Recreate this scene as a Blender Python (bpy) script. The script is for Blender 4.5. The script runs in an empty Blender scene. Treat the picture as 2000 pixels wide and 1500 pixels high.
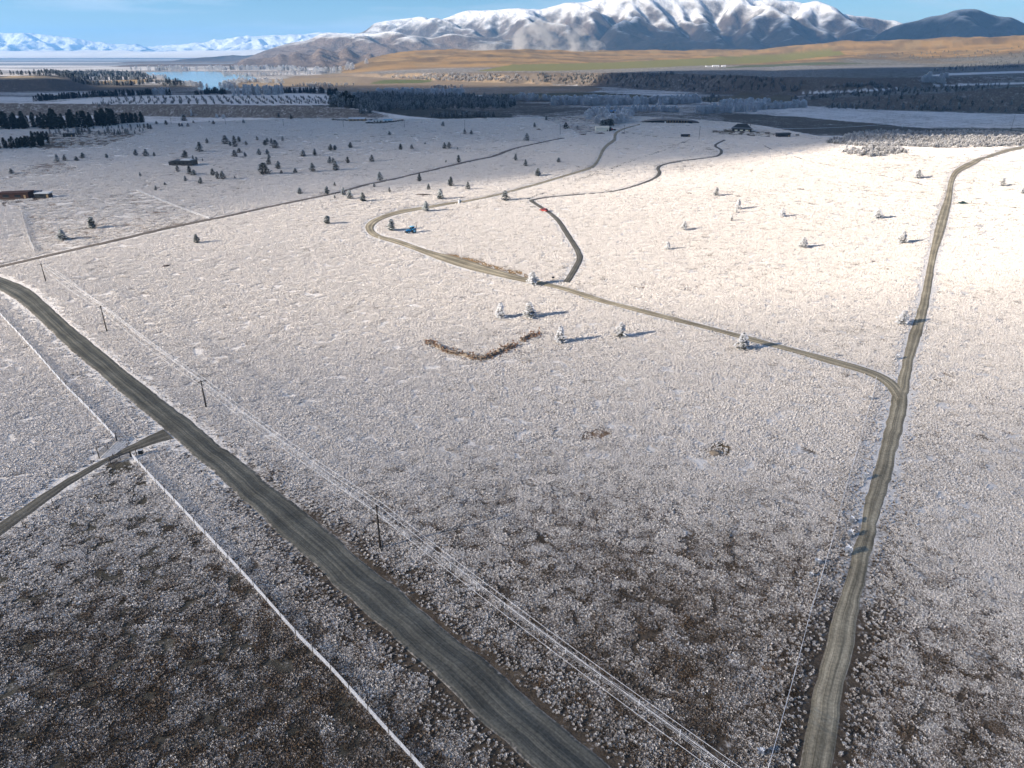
import bpy, bmesh, math, random
import numpy as np
from mathutils import Vector, Matrix

# ------------------------------------------------------------------ camera, sky, sun, exposure
SC = bpy.context.scene
COL = SC.collection
rad = math.radians
FPX, PITCH, CAMH = 1388.0, rad(24.9), 75.0          # photograph is 2000 px wide
cam_d = bpy.data.cameras.new('camera'); cam = bpy.data.objects.new('camera', cam_d); COL.objects.link(cam)
cam.location = (0, 0, CAMH); cam.rotation_euler = (math.pi/2 - PITCH, 0, 0)
cam_d.sensor_width = 36.0; cam_d.lens = 36.0*FPX/2000.0; cam_d.clip_start = 0.5; cam_d.clip_end = 120000
SC.camera = cam

SUN_EL, SUN_AZ = rad(20.0), rad(247.0)              # the sun stands low, left of and a little behind the camera
sun_dir = Vector((math.sin(SUN_AZ)*math.cos(SUN_EL), math.cos(SUN_AZ)*math.cos(SUN_EL), math.sin(SUN_EL)))
W = bpy.data.worlds.new('World'); SC.world = W; W.use_nodes = True
nt = W.node_tree; nt.nodes.clear()
o_ = nt.nodes.new('ShaderNodeOutputWorld'); bg = nt.nodes.new('ShaderNodeBackground')
sky = nt.nodes.new('ShaderNodeTexSky'); sky.sky_type = 'NISHITA'; sky.sun_disc = False
sky.sun_elevation = SUN_EL; sky.sun_rotation = SUN_AZ; sky.altitude = 2500; sky.air_density = 1.0; sky.dust_density = 0.0; sky.ozone_density = 3.0
hs = nt.nodes.new('ShaderNodeHueSaturation'); hs.inputs['Saturation'].default_value = 1.3; hs.inputs['Hue'].default_value = 0.503
# thin high cloud, the same all round the sky
tc = nt.nodes.new('ShaderNodeTexCoord'); mp = nt.nodes.new('ShaderNodeMapping'); mp.inputs['Scale'].default_value = (3.0, 3.0, 26.0)
nz = nt.nodes.new('ShaderNodeTexNoise'); nz.inputs['Scale'].default_value = 1.6; nz.inputs['Detail'].default_value = 6; nz.inputs['Roughness'].default_value = 0.55
mr = nt.nodes.new('ShaderNodeMapRange'); mr.inputs['From Min'].default_value = 0.46; mr.inputs['From Max'].default_value = 0.72; mr.inputs['To Max'].default_value = 0.7
mx = nt.nodes.new('ShaderNodeMix'); mx.data_type = 'RGBA'; mx.inputs['B'].default_value = (7.0, 7.7, 8.6, 1)
nt.links.new(tc.outputs['Generated'], mp.inputs['Vector']); nt.links.new(mp.outputs['Vector'], nz.inputs['Vector'])
nt.links.new(nz.outputs['Fac'], mr.inputs['Value']); nt.links.new(mr.outputs['Result'], mx.inputs['Factor'])
nt.links.new(sky.outputs['Color'], hs.inputs['Color']); nt.links.new(hs.outputs['Color'], mx.inputs['A'])
nt.links.new(mx.outputs['Result'], bg.inputs['Color']); bg.inputs['Strength'].default_value = 0.06
nt.links.new(bg.outputs['Background'], o_.inputs['Surface'])
sl = bpy.data.lights.new('sun', 'SUN'); sl.energy = 5.0; sl.angle = rad(0.5); sl.color = (1.0, 0.875, 0.72)
so = bpy.data.objects.new('sun', sl); COL.objects.link(so); so.location = (0, 0, 3000)
so.rotation_euler = (-sun_dir).to_track_quat('-Z', 'Y').to_euler()
SC.view_settings.view_transform = 'Standard'; SC.view_settings.look = 'None'; SC.view_settings.exposure = 1.18; SC.view_settings.gamma = 1
SC.render.engine = 'CYCLES'
cy = SC.cycles
cy.use_denoising = True; cy.max_bounces = 6; cy.diffuse_bounces = 2; cy.glossy_bounces = 2; cy.transmission_bounces = 2
cy.volume_bounces = 1; cy.sample_clamp_indirect = 3.0; cy.transparent_max_bounces = 8; cy.volume_step_rate = 2.0; cy.volume_max_steps = 96

random.seed(4); RNG = np.random.default_rng(11)

# ------------------------------------------------------------------ noise
_P = RNG.random((8, 256, 256))
def vnoise(x, y, s=0):
    x = np.asarray(x, float); y = np.asarray(y, float)
    xi = np.floor(x).astype(np.int64); yi = np.floor(y).astype(np.int64); fx = x-xi; fy = y-yi
    fx = fx*fx*fx*(fx*(fx*6-15)+10); fy = fy*fy*fy*(fy*(fy*6-15)+10)
    T_ = _P[s % 8]; a = xi & 255; b = yi & 255; a1 = (a+1) & 255; b1 = (b+1) & 255
    return (T_[a, b]*(1-fx)+T_[a1, b]*fx)*(1-fy)+(T_[a, b1]*(1-fx)+T_[a1, b1]*fx)*fy
def fbm(x, y, s=0, o=4, g=0.5):
    v = 0; a = 1; t = 0
    for i in range(o):
        v = v+a*vnoise(np.asarray(x)*2**i+17.3*i, np.asarray(y)*2**i+5.1*i, s+i); t += a; a *= g
    return v/t
def ridged(x, y, s=0, o=4, g=0.5):
    v = 0; a = 1; t = 0
    for i in range(o):
        v = v+a*(1-np.abs(2*vnoise(np.asarray(x)*2**i+9.7*i, np.asarray(y)*2**i+3.3*i, s+i)-1)); t += a; a *= g
    return v/t
def sstep(a, b, x):
    t = np.clip((np.asarray(x, float)-a)/(b-a), 0, 1); return t*t*(3-2*t)

# ------------------------------------------------------------------ the lie of the land
CP, SP = math.cos(PITCH), math.sin(PITCH)
def ray(px, py):
    u = (px-1000)/FPX; v = (750-py)/FPX
    return u, CP+v*SP, -SP+v*CP
def azsl(px, py):
    x, y, z = ray(px, py); return math.atan2(x, y), -z/math.hypot(x, y)

def line_cols(cols, z0f, w):
    A, R, H = [], [], []
    for x, yf, yt in cols:
        a, s = azsl(x, yf); z0 = z0f(a); r = (CAMH-z0)/s
        _, s2 = azsl(x, yt); A.append(a); R.append(r); H.append(CAMH-s2*(r+w)-z0)
    return np.array(A), np.array(R), np.maximum(np.array(H), 0)
VAL = -15.0
LA, LR, LH = line_cols([(-300,228,201),(0,226,201),(230,225,203),(350,228,203.5),(500,230,205),(600,231,207),(690,232,212.5),(750,232.5,221),(800,233,228),(860,234,233.9)], lambda a: 0.0, 30)
LH[-1] = 0
_d = []
for x, y in [(-300,199),(0,199),(90,199),(200,190),(300,186),(450,184),(600,183),(650,187),(700,205),(740,218),(800,227),(860,232),(1000,231),(1150,228),(1250,229),(1330,231),(1420,236),(1500,246),(1600,254),(1700,256),(1800,258),(2000,258),(2300,262)]:
    a, s = azsl(x, y); z = float(np.interp(a, LA, LH, right=0)) if x < 870 else (5.0 if x >= 1600 else 0.0)
    _d.append((a, (CAMH-z)/s))
DA = np.array([q[0] for q in _d]); DR = np.array([q[1] for q in _d])
S1 = line_cols([(1450,203,203),(1500,205,203),(1600,207,193),(1700,213,187),(1850,218,180),(2000,222,166),(2200,226,160)], lambda a: VAL, 60); S1[2][0] = 0
h1 = lambda a: float(np.interp(a, S1[0], S1[2], left=0))
S2 = line_cols([(600,148,147.9),(700,150,144),(850,158,142),(1000,163,141),(1150,168,142),(1300,178,143),(1450,186,147),(1550,186,150),(1700,181,152),(1850,170,150),(2000,158,146),(2200,150,140)], lambda a: VAL+h1(a), 90); S2[2][0] = 0
h2 = lambda a: float(np.interp(a, S2[0], S2[2], left=0))
HA, HR, HC, HH = [], [], [], []
for x, yf, yt, dr in [(660,140,139.5,600),(690,138,130,600),(730,137,112,700),(790,136,101,800),(850,135,97,900),(950,134,98.5,1000),(1000,133,99,1100),(1150,130,99,1500),(1300,128,98,1900),(1450,124,98,2000),(1500,120,96,2000),(1560,115,90,2000),(1650,110,82,2000),(1750,108,78,2000),(1850,105,75,2000),(2000,100,68,2000),(2200,96,60,2000)]:
    a, s = azsl(x, yf); z0 = VAL+h1(a)+h2(a); r = min((CAMH-z0)/s if s > 1e-4 else 9e9, 3600)
    _, s2 = azsl(x, yt); HA.append(a); HR.append(r); HC.append(r+dr); HH.append(CAMH-s2*(r+dr)-z0)
HA, HR, HC, HH = map(np.array, (HA, HR, HC, HH)); HH[0] = 0
S4 = line_cols([(-300,180,157),(0,180,156),(100,178,153),(140,176,157),(165,175,166),(190,174,173.9)], lambda a: VAL, 70); S4[2][-1] = 0
AZB = azsl(1580, 270)[0], azsl(1720, 270)[0]

def terrain(x, y):
    x = np.asarray(x, float); y = np.asarray(y, float)
    r = np.hypot(x, y)+1e-6; a = np.arctan2(x, y)
    back = sstep(rad(60), rad(95), np.abs(a))            # behind the camera the plain just goes on
    wob = 30*(fbm(x/160, y/160, 2, 3)-0.5)
    und = (0.35+1.8*sstep(140, 480, r))*(fbm(x/130, y/130, 1, 2)-0.5)*2*(1-0.6*sstep(900, 1500, r))
    z = und+np.interp(a, LA, LH, right=0)*sstep(0, 30, r-np.interp(a, LA, LR))
    z = z+6.0*sstep(AZB[0], AZB[1], a)*np.exp(-((r-640)/75)**2)*(0.7+0.6*fbm(x/40, y/40, 5, 2))
    wd = wob*sstep(rad(-6), rad(2), a)*0.7
    d = sstep(0, 60, r-np.interp(a, DA, DR)+wd)
    z = z*(1-d)+(VAL+und*0.5)*d
    z = z+np.interp(a, S1[0], S1[2], left=0)*sstep(0, 60, r-np.interp(a, S1[0], S1[1])+wob*0.8)
    gul = 34*(ridged(x/190, y/420, 3, 3)-0.55)
    z = z+np.interp(a, S2[0], S2[2], left=0)*sstep(0, 90, r-np.interp(a, S2[0], S2[1])+gul*1.6+wob)
    z = z+np.interp(a, S4[0], S4[2], right=0)*sstep(0, 70, r-np.interp(a, S4[0], S4[1])+gul*0.6)*(1-sstep(700, 2200, r-np.interp(a, S4[0], S4[1])))
    hc = np.interp(a, HA, HC); hr = np.interp(a, HA, HR)
    hh = np.interp(a, HA, HH, left=0)
    zz = hh*sstep(0, 1, (r-hr)/(hc-hr))*(1-sstep(300, 3000, r-hc))
    z = z+zz+(zz/90.0)*30*(fbm(x/260, y/260, 6, 5, 0.6)-0.5)+(zz/90.0)*(1-zz/170)*38*(ridged(x/260, y/480, 3, 4)-0.6)
    z = z-(np.interp(a, S1[0], S1[2], left=0)+np.interp(a, S2[0], S2[2], left=0))*sstep(500, 3500, r-hc)
    return z*(1-back)+und*back

_rs = np.concatenate([np.geomspace(20, 900, 220), np.geomspace(904, 5200, 480), np.geomspace(5250, 30000, 60)])
def hit(px, py):
    x, y, z = ray(px, py); n = math.hypot(x, y); ux, uy, sl_ = x/n, y/n, -z/n
    zz = CAMH-sl_*_rs; t = terrain(ux*_rs, uy*_rs); b = np.nonzero(zz <= t)[0]
    if len(b) == 0: r = 25000.0
    else:
        i = b[0]
        if i == 0: r = _rs[0]
        else:
            q = np.linspace(_rs[i-1], _rs[i], 12); f_ = CAMH-sl_*q-terrain(ux*q, uy*q); j = max(1, int(np.nonzero(f_ <= 0)[0][0])) if (f_ <= 0).any() else 11
            r = q[j-1]+(q[j]-q[j-1])*f_[j-1]/(f_[j-1]-f_[j]+1e-9)
    return ux*r, uy*r, float(terrain(ux*r, uy*r)), r
def hit2(px, py): return hit(px, py)[:2]
def top_height(px, py, hpx, r, zb):
    _, s = azsl(px, py-hpx); return CAMH-s*r-zb

# ------------------------------------------------------------------ materials
MATS = {}
def newmat(name):
    m = bpy.data.materials.new(name); m.use_nodes = True; MATS[name] = m
    n = m.node_tree.nodes; b = n['Principled BSDF']; b.inputs['Roughness'].default_value = 0.9
    b.inputs['Specular IOR Level'].default_value = 0.2
    return m, m.node_tree, b
def node(t, k, **kw):
    n = t.nodes.new(k)
    for a, v in kw.items():
        if a in n.inputs: n.inputs[a].default_value = v
        else: setattr(n, a, v)
    return n
def plain(name, c, rough=0.8, metal=0.0, var=0.25, scale=3.0):
    m, t, b = newmat(name)
    co = node(t, 'ShaderNodeTexCoord'); n = node(t, 'ShaderNodeTexNoise', Scale=scale, Detail=4.0)
    r = node(t, 'ShaderNodeMapRange'); r.inputs['From Min'].default_value = 0.3; r.inputs['From Max'].default_value = 0.7
    r.inputs['To Min'].default_value = 1-var; r.inputs['To Max'].default_value = 1+var*0.6
    v = node(t, 'ShaderNodeVectorMath', operation='SCALE'); v.inputs[0].default_value = c[:3]
    t.links.new(co.outputs['Object'], n.inputs['Vector']); t.links.new(n.outputs['Fac'], r.inputs['Value'])
    t.links.new(r.outputs['Result'], v.inputs['Scale']); t.links.new(v.outputs[0], b.inputs['Base Color'])
    b.inputs['Roughness'].default_value = rough; b.inputs['Metallic'].default_value = metal
    return m
FROST = (0.83, 0.84, 0.87, 1)

# ground: litter and soil colour plus a cover of frost, mapped on the land; the frost also holds painted foreground darkening
m, t, b = newmat('ground_cover')
at = node(t, 'ShaderNodeAttribute', attribute_name='land'); fr = node(t, 'ShaderNodeAttribute', attribute_name='frost')
ge = node(t, 'ShaderNodeNewGeometry')
n1 = node(t, 'ShaderNodeTexNoise', Scale=1.6, Detail=5.0, Roughness=0.7); n2 = node(t, 'ShaderNodeTexNoise', Scale=0.09, Detail=5.0, Roughness=0.62)
n3 = node(t, 'ShaderNodeTexNoise', Scale=0.35, Detail=4.0, Roughness=0.6)
for n in (n1, n2, n3): t.links.new(ge.outputs['Position'], n.inputs['Vector'])
a1 = node(t, 'ShaderNodeMath', operation='MULTIPLY'); a1.inputs[1].default_value = 0.45
a2 = node(t, 'ShaderNodeMath', operation='MULTIPLY_ADD'); a2.inputs[1].default_value = 0.28
a3 = node(t, 'ShaderNodeMath', operation='MULTIPLY_ADD'); a3.inputs[1].default_value = 0.27
t.links.new(n1.outputs['Fac'], a1.inputs[0]); t.links.new(n2.outputs['Fac'], a2.inputs[0]); t.links.new(a1.outputs[0], a2.inputs[2])
t.links.new(n3.outputs['Fac'], a3.inputs[0]); t.links.new(a2.outputs[0], a3.inputs[2])
s1 = node(t, 'ShaderNodeMath', operation='SUBTRACT'); t.links.new(a3.outputs[0], s1.inputs[0])   # noise - (1-frost)
inv = node(t, 'ShaderNodeMapRange'); inv.inputs['From Min'].default_value = 0; inv.inputs['From Max'].default_value = 1; inv.inputs['To Min'].default_value = 0.72; inv.inputs['To Max'].default_value = 0.28
t.links.new(fr.outputs['Fac'], inv.inputs['Value']); t.links.new(inv.outputs['Result'], s1.inputs[1])
st = node(t, 'ShaderNodeMapRange', interpolation_type='SMOOTHSTEP'); st.inputs['From Min'].default_value = -0.09; st.inputs['From Max'].default_value = 0.09
t.links.new(s1.outputs[0], st.inputs['Value'])
vr = node(t, 'ShaderNodeMapRange'); vr.inputs['From Min'].default_value = 0.3; vr.inputs['From Max'].default_value = 0.7; vr.inputs['To Min'].default_value = 0.6; vr.inputs['To Max'].default_value = 1.35
t.links.new(n3.outputs['Fac'], vr.inputs['Value'])
vs = node(t, 'ShaderNodeVectorMath', operation='SCALE'); t.links.new(at.outputs['Color'], vs.inputs[0]); t.links.new(vr.outputs['Result'], vs.inputs['Scale'])
mc = node(t, 'ShaderNodeMix', data_type='RGBA'); mc.inputs['B'].default_value = (0.78, 0.75, 0.72, 1)
t.links.new(st.outputs['Result'], mc.inputs['Factor']); t.links.new(vs.outputs[0], mc.inputs['A']); t.links.new(mc.outputs['Result'], b.inputs['Base Color'])
bp = node(t, 'ShaderNodeBump', Strength=1.0, Distance=0.8); t.links.new(a3.outputs[0], bp.inputs['Height']); t.links.new(bp.outputs['Normal'], b.inputs['Normal'])
b.inputs['Roughness'].default_value = 1.0

def leafmat(name, dark, pale, lo, hi, inst=False, rnd=0.25):
    """foliage: own colour at the base, rime where the 'rime' value of the leaf is high"""
    m, t, b = newmat(name)
    r = node(t, 'ShaderNodeAttribute', attribute_name='rime'); oi = node(t, 'ShaderNodeObjectInfo')
    v = node(t, 'ShaderNodeMath', operation='MULTIPLY_ADD'); v.inputs[1].default_value = rnd; t.links.new(oi.outputs['Random'], v.inputs[0]); t.links.new(r.outputs['Fac'], v.inputs[2])
    src = v
    if inst:
        ii = node(t, 'ShaderNodeAttribute', attribute_name='rimed', attribute_type='INSTANCER')
        w = node(t, 'ShaderNodeMath', operation='ADD'); t.links.new(v.outputs[0], w.inputs[0]); t.links.new(ii.outputs['Fac'], w.inputs[1]); src = w
    s = node(t, 'ShaderNodeMapRange', interpolation_type='SMOOTHSTEP'); s.inputs['From Min'].default_value = lo+rnd/2; s.inputs['From Max'].default_value = hi+rnd/2
    t.links.new(src.outputs[0], s.inputs['Value'])
    rp = node(t, 'ShaderNodeValToRGB'); e = rp.color_ramp.elements
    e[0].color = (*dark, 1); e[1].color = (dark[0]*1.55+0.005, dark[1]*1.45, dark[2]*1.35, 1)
    rr = node(t, 'ShaderNodeMath', operation='FRACT'); r7 = node(t, 'ShaderNodeMath', operation='MULTIPLY'); r7.inputs[1].default_value = 7.31
    t.links.new(oi.outputs['Random'], r7.inputs[0]); t.links.new(r7.outputs[0], rr.inputs[0]); t.links.new(rr.outputs[0], rp.inputs['Fac'])
    mc = node(t, 'ShaderNodeMix', data_type='RGBA'); mc.inputs['B'].default_value = (*pale, 1)
    t.links.new(s.outputs['Result'], mc.inputs['Factor']); t.links.new(rp.outputs['Color'], mc.inputs['A']); t.links.new(mc.outputs['Result'], b.inputs['Base Color'])
    b.inputs['Roughness'].default_value = 1.0; b.inputs['Specular IOR Level'].default_value = 0.05
    return m
leafmat('tussock', (0.115, 0.088, 0.062), (0.86, 0.815, 0.775), 0.42, 0.95, inst=True, rnd=0.35)
leafmat('dead_tussock', (0.18, 0.11, 0.065), (0.84, 0.80, 0.76), 0.5, 1.0, inst=False, rnd=0.3)
leafmat('conifer_dusted', (0.022, 0.032, 0.029), (0.62, 0.67, 0.70), 0.45, 1.15, rnd=0.25)
leafmat('conifer_rimed', (0.035, 0.045, 0.035), (0.84, 0.85, 0.88), 0.30, 0.78, rnd=0.2)
leafmat('conifer_dark', (0.012, 0.020, 0.016), (0.35, 0.4, 0.42), 0.85, 1.6, rnd=0.2)
leafmat('conifer_grey', (0.035, 0.05, 0.05), (0.6, 0.65, 0.68), 0.4, 1.15, rnd=0.3)
leafmat('willow_rimed', (0.16, 0.14, 0.12), (0.80, 0.82, 0.86), 0.05, 0.5, rnd=0.2)
leafmat('scrub_rimed', (0.09, 0.085, 0.07), (0.78, 0.77, 0.77), 0.12, 0.75, rnd=0.3)
plain('bark', (0.075, 0.055, 0.04), 0.95)

def roadmat(name, c_mid, c_track, tracks, frost=0.1):
    """gravel with paler worn wheel tracks along its length (u across 0..1, v along in metres)"""
    m, t, b = newmat(name)
    uv = node(t, 'ShaderNodeUVMap'); sp = node(t, 'ShaderNodeSeparateXYZ'); t.links.new(uv.outputs['UV'], sp.inputs[0])
    ge = node(t, 'ShaderNodeNewGeometry')
    nA = node(t, 'ShaderNodeTexNoise', Scale=0.12, Detail=3.0); nB = node(t, 'ShaderNodeTexNoise', Scale=2.5, Detail=5.0, Roughness=0.7)
    t.links.new(ge.outputs['Position'], nA.inputs['Vector']); t.links.new(ge.outputs['Position'], nB.inputs['Vector'])
    # streaks drawn out along the road
    sc = node(t, 'ShaderNodeMapping'); sc.inputs['Scale'].default_value = (26, 0.045, 1); t.links.new(uv.outputs['UV'], sc.inputs['Vector'])
    nS = node(t, 'ShaderNodeTexNoise', Scale=1.0, Detail=4.0, Roughness=0.6); t.links.new(sc.outputs['Vector'], nS.inputs['Vector'])
    cur = None
    for u0, wd in tracks:
        s = node(t, 'ShaderNodeMath', operation='SUBTRACT'); s.inputs[1].default_value = u0; t.links.new(sp.outputs['X'], s.inputs[0])
        a = node(t, 'ShaderNodeMath', operation='ABSOLUTE'); t.links.new(s.outputs[0], a.inputs[0])
        q = node(t, 'ShaderNodeMapRange', interpolation_type='SMOOTHSTEP'); q.inputs['From Min'].default_value = wd; q.inputs['From Max'].default_value = 0.0; t.links.new(a.outputs[0], q.inputs['Value'])
        if cur is None: cur = q.outputs['Result']
        else:
            x = node(t, 'ShaderNodeMath', operation='MAXIMUM'); t.links.new(cur, x.inputs[0]); t.links.new(q.outputs['Result'], x.inputs[1]); cur = x.outputs[0]
    k = node(t, 'ShaderNodeMapRange'); k.inputs['From Min'].default_value = 0.42; k.inputs['From Max'].default_value = 0.7; t.links.new(nS.outputs['Fac'], k.inputs['Value'])
    f = node(t, 'ShaderNodeMath', operation='MULTIPLY_ADD'); t.links.new(cur, f.inputs[0]); f.inputs[1].default_value = 0.5
    k2 = node(t, 'ShaderNodeMath', operation='MULTIPLY'); k2.inputs[1].default_value = 0.75; t.links.new(k.outputs['Result'], k2.inputs[0]); t.links.new(k2.outputs[0], f.inputs[2])
    mc = node(t, 'ShaderNodeMix', data_type='RGBA'); mc.inputs['A'].default_value = (*c_mid, 1); mc.inputs['B'].default_value = (*c_track, 1); t.links.new(f.outputs[0], mc.inputs['Factor'])
    v = node(t, 'ShaderNodeMapRange'); v.inputs['From Min'].default_value = 0.25; v.inputs['From Max'].default_value = 0.75; v.inputs['To Min'].default_value = 0.55; v.inputs['To Max'].default_value = 1.5; t.links.new(nB.outputs['Fac'], v.inputs['Value'])
    v2 = node(t, 'ShaderNodeMapRange'); v2.inputs['From Min'].default_value = 0.3; v2.inputs['From Max'].default_value = 0.7; v2.inputs['To Min'].default_value = 0.7; v2.inputs['To Max'].default_value = 1.25; t.links.new(nA.outputs['Fac'], v2.inputs['Value'])
    p = node(t, 'ShaderNodeMath', operation='MULTIPLY'); t.links.new(v.outputs['Result'], p.inputs[0]); t.links.new(v2.outputs['Result'], p.inputs[1])
    z = node(t, 'ShaderNodeVectorMath', operation='SCALE'); t.links.new(mc.outputs['Result'], z.inputs[0]); t.links.new(p.outputs[0], z.inputs['Scale'])
    e0 = node(t, 'ShaderNodeMath', operation='SUBTRACT'); e0.inputs[1].default_value = 0.5; t.links.new(sp.outputs['X'], e0.inputs[0])
    e1 = node(t, 'ShaderNodeMath', operation='ABSOLUTE'); t.links.new(e0.outputs[0], e1.inputs[0])
    nE = node(t, 'ShaderNodeTexNoise', Scale=0.9, Detail=5.0, Roughness=0.7); t.links.new(ge.outputs['Position'], nE.inputs['Vector'])
    e2 = node(t, 'ShaderNodeMath', operation='MULTIPLY_ADD'); e2.inputs[1].default_value = 0.30; t.links.new(nE.outputs['Fac'], e2.inputs[0]); t.links.new(e1.outputs[0], e2.inputs[2])
    e3 = node(t, 'ShaderNodeMapRange', interpolation_type='SMOOTHSTEP'); e3.inputs['From Min'].default_value = 0.585; e3.inputs['From Max'].default_value = 0.68; t.links.new(e2.outputs[0], e3.inputs['Value'])
    fm = node(t, 'ShaderNodeMix', data_type='RGBA'); fm.inputs['B'].default_value = (0.42, 0.38, 0.34, 1); t.links.new(e3.outputs['Result'], fm.inputs['Factor']); t.links.new(z.outputs[0], fm.inputs['A'])
    t.links.new(fm.outputs['Result'], b.inputs['Base Color'])
    bp = node(t, 'ShaderNodeBump', Strength=0.5, Distance=0.08); t.links.new(nB.outputs['Fac'], bp.inputs['Height']); t.links.new(bp.outputs['Normal'], b.inputs['Normal'])
    return m
roadmat('main_gravel', (0.055, 0.060, 0.058), (0.155, 0.150, 0.127), [(0.12, 0.10), (0.40, 0.08), (0.52, 0.05), (0.86, 0.12)])
roadmat('farm_gravel', (0.165, 0.148, 0.108), (0.47, 0.41, 0.30), [(0.27, 0.15), (0.73, 0.15)])
roadmat('track_gravel', (0.07, 0.068, 0.06), (0.16, 0.152, 0.13), [(0.3, 0.16), (0.7, 0.16)])
roadmat('dark_track', (0.10, 0.085, 0.075), (0.17, 0.15, 0.13), [(0.3, 0.2), (0.7, 0.2)])

# ------------------------------------------------------------------ mesh helpers
def mk(name, v, f, mat=None, parent=None, smooth=False, link=True):
    me = bpy.data.meshes.new(name)
    if isinstance(v, np.ndarray) and isinstance(f, np.ndarray):
        nv, nf, k = len(v), len(f), f.shape[1]
        me.vertices.add(nv); me.vertices.foreach_set('co', v.astype(np.float32).ravel())
        me.loops.add(nf*k); me.loops.foreach_set('vertex_index', f.astype(np.int32).ravel())
        me.polygons.add(nf); me.polygons.foreach_set('loop_start', np.arange(0, nf*k, k, dtype=np.int32)); me.update(calc_edges=True); me.validate()
    else: me.from_pydata([tuple(map(float, p)) for p in v], [], [tuple(q) for q in f]); me.update()
    if smooth: me.polygons.foreach_set('use_smooth', np.ones(len(me.polygons), bool))
    if mat: me.materials.append(MATS[mat] if isinstance(mat, str) else mat)
    if not link: return me
    o = bpy.data.objects.new(name, me); COL.objects.link(o)
    if parent is not None: o.parent = parent
    return o
def use(name, me, parent=None, loc=(0, 0, 0), rotz=0.0, scale=(1, 1, 1)):
    o = bpy.data.objects.new(name, me); COL.objects.link(o); o.location = loc; o.rotation_euler = (0, 0, rotz); o.scale = scale
    if parent is not None: o.parent = parent
    return o
def tag(o, label=None, cat=None, group=None, kind=None):
    for k, v in (('label', label), ('category', cat), ('group', group), ('kind', kind)):
        if v: o[k] = v
    return o
def empty(name, loc, rotz=0.0):
    o = bpy.data.objects.new(name, None); COL.objects.link(o); o.location = loc; o.rotation_euler = (0, 0, rotz); o.empty_display_size = 0.5; return o
class MB:
    def __init__(s): s.v = []; s.f = []
    def box(s, c, d, rz=0.0, taper=1.0):
        cx, cy, cz = c; dx, dy, dz = d[0]/2, d[1]/2, d[2]/2; n = len(s.v); co, si = math.cos(rz), math.sin(rz)
        for z, k in ((-dz, 1), (dz, taper)):
            for x, y in ((-dx, -dy), (dx, -dy), (dx, dy), (-dx, dy)):
                x *= k; y *= k; s.v.append((cx+x*co-y*si, cy+x*si+y*co, cz+z))
        s.f += [(n+3, n+2, n+1, n), (n+4, n+5, n+6, n+7), (n, n+1, n+5, n+4), (n+1, n+2, n+6, n+5), (n+2, n+3, n+7, n+6), (n+3, n, n+4, n+7)]; return s
    def tube(s, p, q, r0, r1=None, k=6, cap=True):
        r1 = r0 if r1 is None else r1; p, q = Vector(p), Vector(q); d = (q-p).normalized()
        a = d.orthogonal().normalized(); b_ = d.cross(a); n = len(s.v)
        for c, r in ((p, r0), (q, r1)):
            for i in range(k):
                th = 2*math.pi*i/k; s.v.append(tuple(c+a*(r*math.cos(th))+b_*(r*math.sin(th))))
        for i in range(k): j = (i+1) % k; s.f.append((n+i, n+j, n+k+j, n+k+i))
        if cap: s.f += [tuple(n+k-1-i for i in range(k)), tuple(n+k+i for i in range(k))]
        return s
    def path(s, pts, r, k=4):
        n = len(s.v); P = [Vector(p) for p in pts]
        for i, p in enumerate(P):
            d = (P[min(i+1, len(P)-1)]-P[max(i-1, 0)]).normalized(); a = d.cross(Vector((0, 0, 1))).normalized(); b_ = a.cross(d)
            for j in range(k):
                th = 2*math.pi*(j+0.5)/k; s.v.append(tuple(p+a*(r*math.cos(th))+b_*(r*math.sin(th))))
        for i in range(len(P)-1):
            for j in range(k):
                q = (j+1) % k; s.f.append((n+i*k+j, n+i*k+q, n+(i+1)*k+q, n+(i+1)*k+j))
        return s
    def prism(s, poly, y0, y1):      # poly in x,z; swept along y
        n = len(s.v); k = len(poly)
        for y in (y0, y1): s.v += [(x, y, z) for x, z in poly]
        s.f += [tuple(n+i for i in range(k)), tuple(n+2*k-1-i for i in range(k))]
        for i in range(k): j = (i+1) % k; s.f.append((n+j, n+i, n+k+i, n+k+j))
        return s
    def build(s, name, mat, parent=None, smooth=False): return mk(name, s.v, s.f, mat, parent, smooth)
    def mesh(s, name, mat, smooth=False): return mk(name, s.v, s.f, mat, None, smooth, link=False)
def catmull(P, n):
    P = np.array(P, float); k = len(P); t = np.linspace(0, k-1, n); i = np.clip(t.astype(int), 0, k-2); u = (t-i)[:, None]
    g = lambda j: P[np.clip(j, 0, k-1)]
    p0, p1, p2, p3 = g(i-1), g(i), g(i+1), g(i+2)
    return 0.5*((2*p1)+(-p0+p2)*u+(2*p0-5*p1+4*p2-p3)*u*u+(-p0+3*p1-3*p2+p3)*u**3)

# ------------------------------------------------------------------ land cover (fields, banks, hill) as polygons on the ground
def poly_world(pts, n=4):
    out = []
    for i in range(len(pts)):
        a, c = pts[i], pts[(i+1) % len(pts)]
        for j in range(n): out.append(hit2(a[0]+(c[0]-a[0])*j/n, a[1]+(c[1]-a[1])*j/n))
    return np.array(out)
def inside(P, x, y):
    c = np.zeros(x.shape, bool); n = len(P); j = n-1
    for i in range(n):
        xi, yi = P[i]; xj, yj = P[j]
        m_ = ((yi > y) != (yj > y)) & (x < (xj-xi)*(y-yi)/(yj-yi+1e-12)+xi); c ^= m_; j = i
    return c

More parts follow.
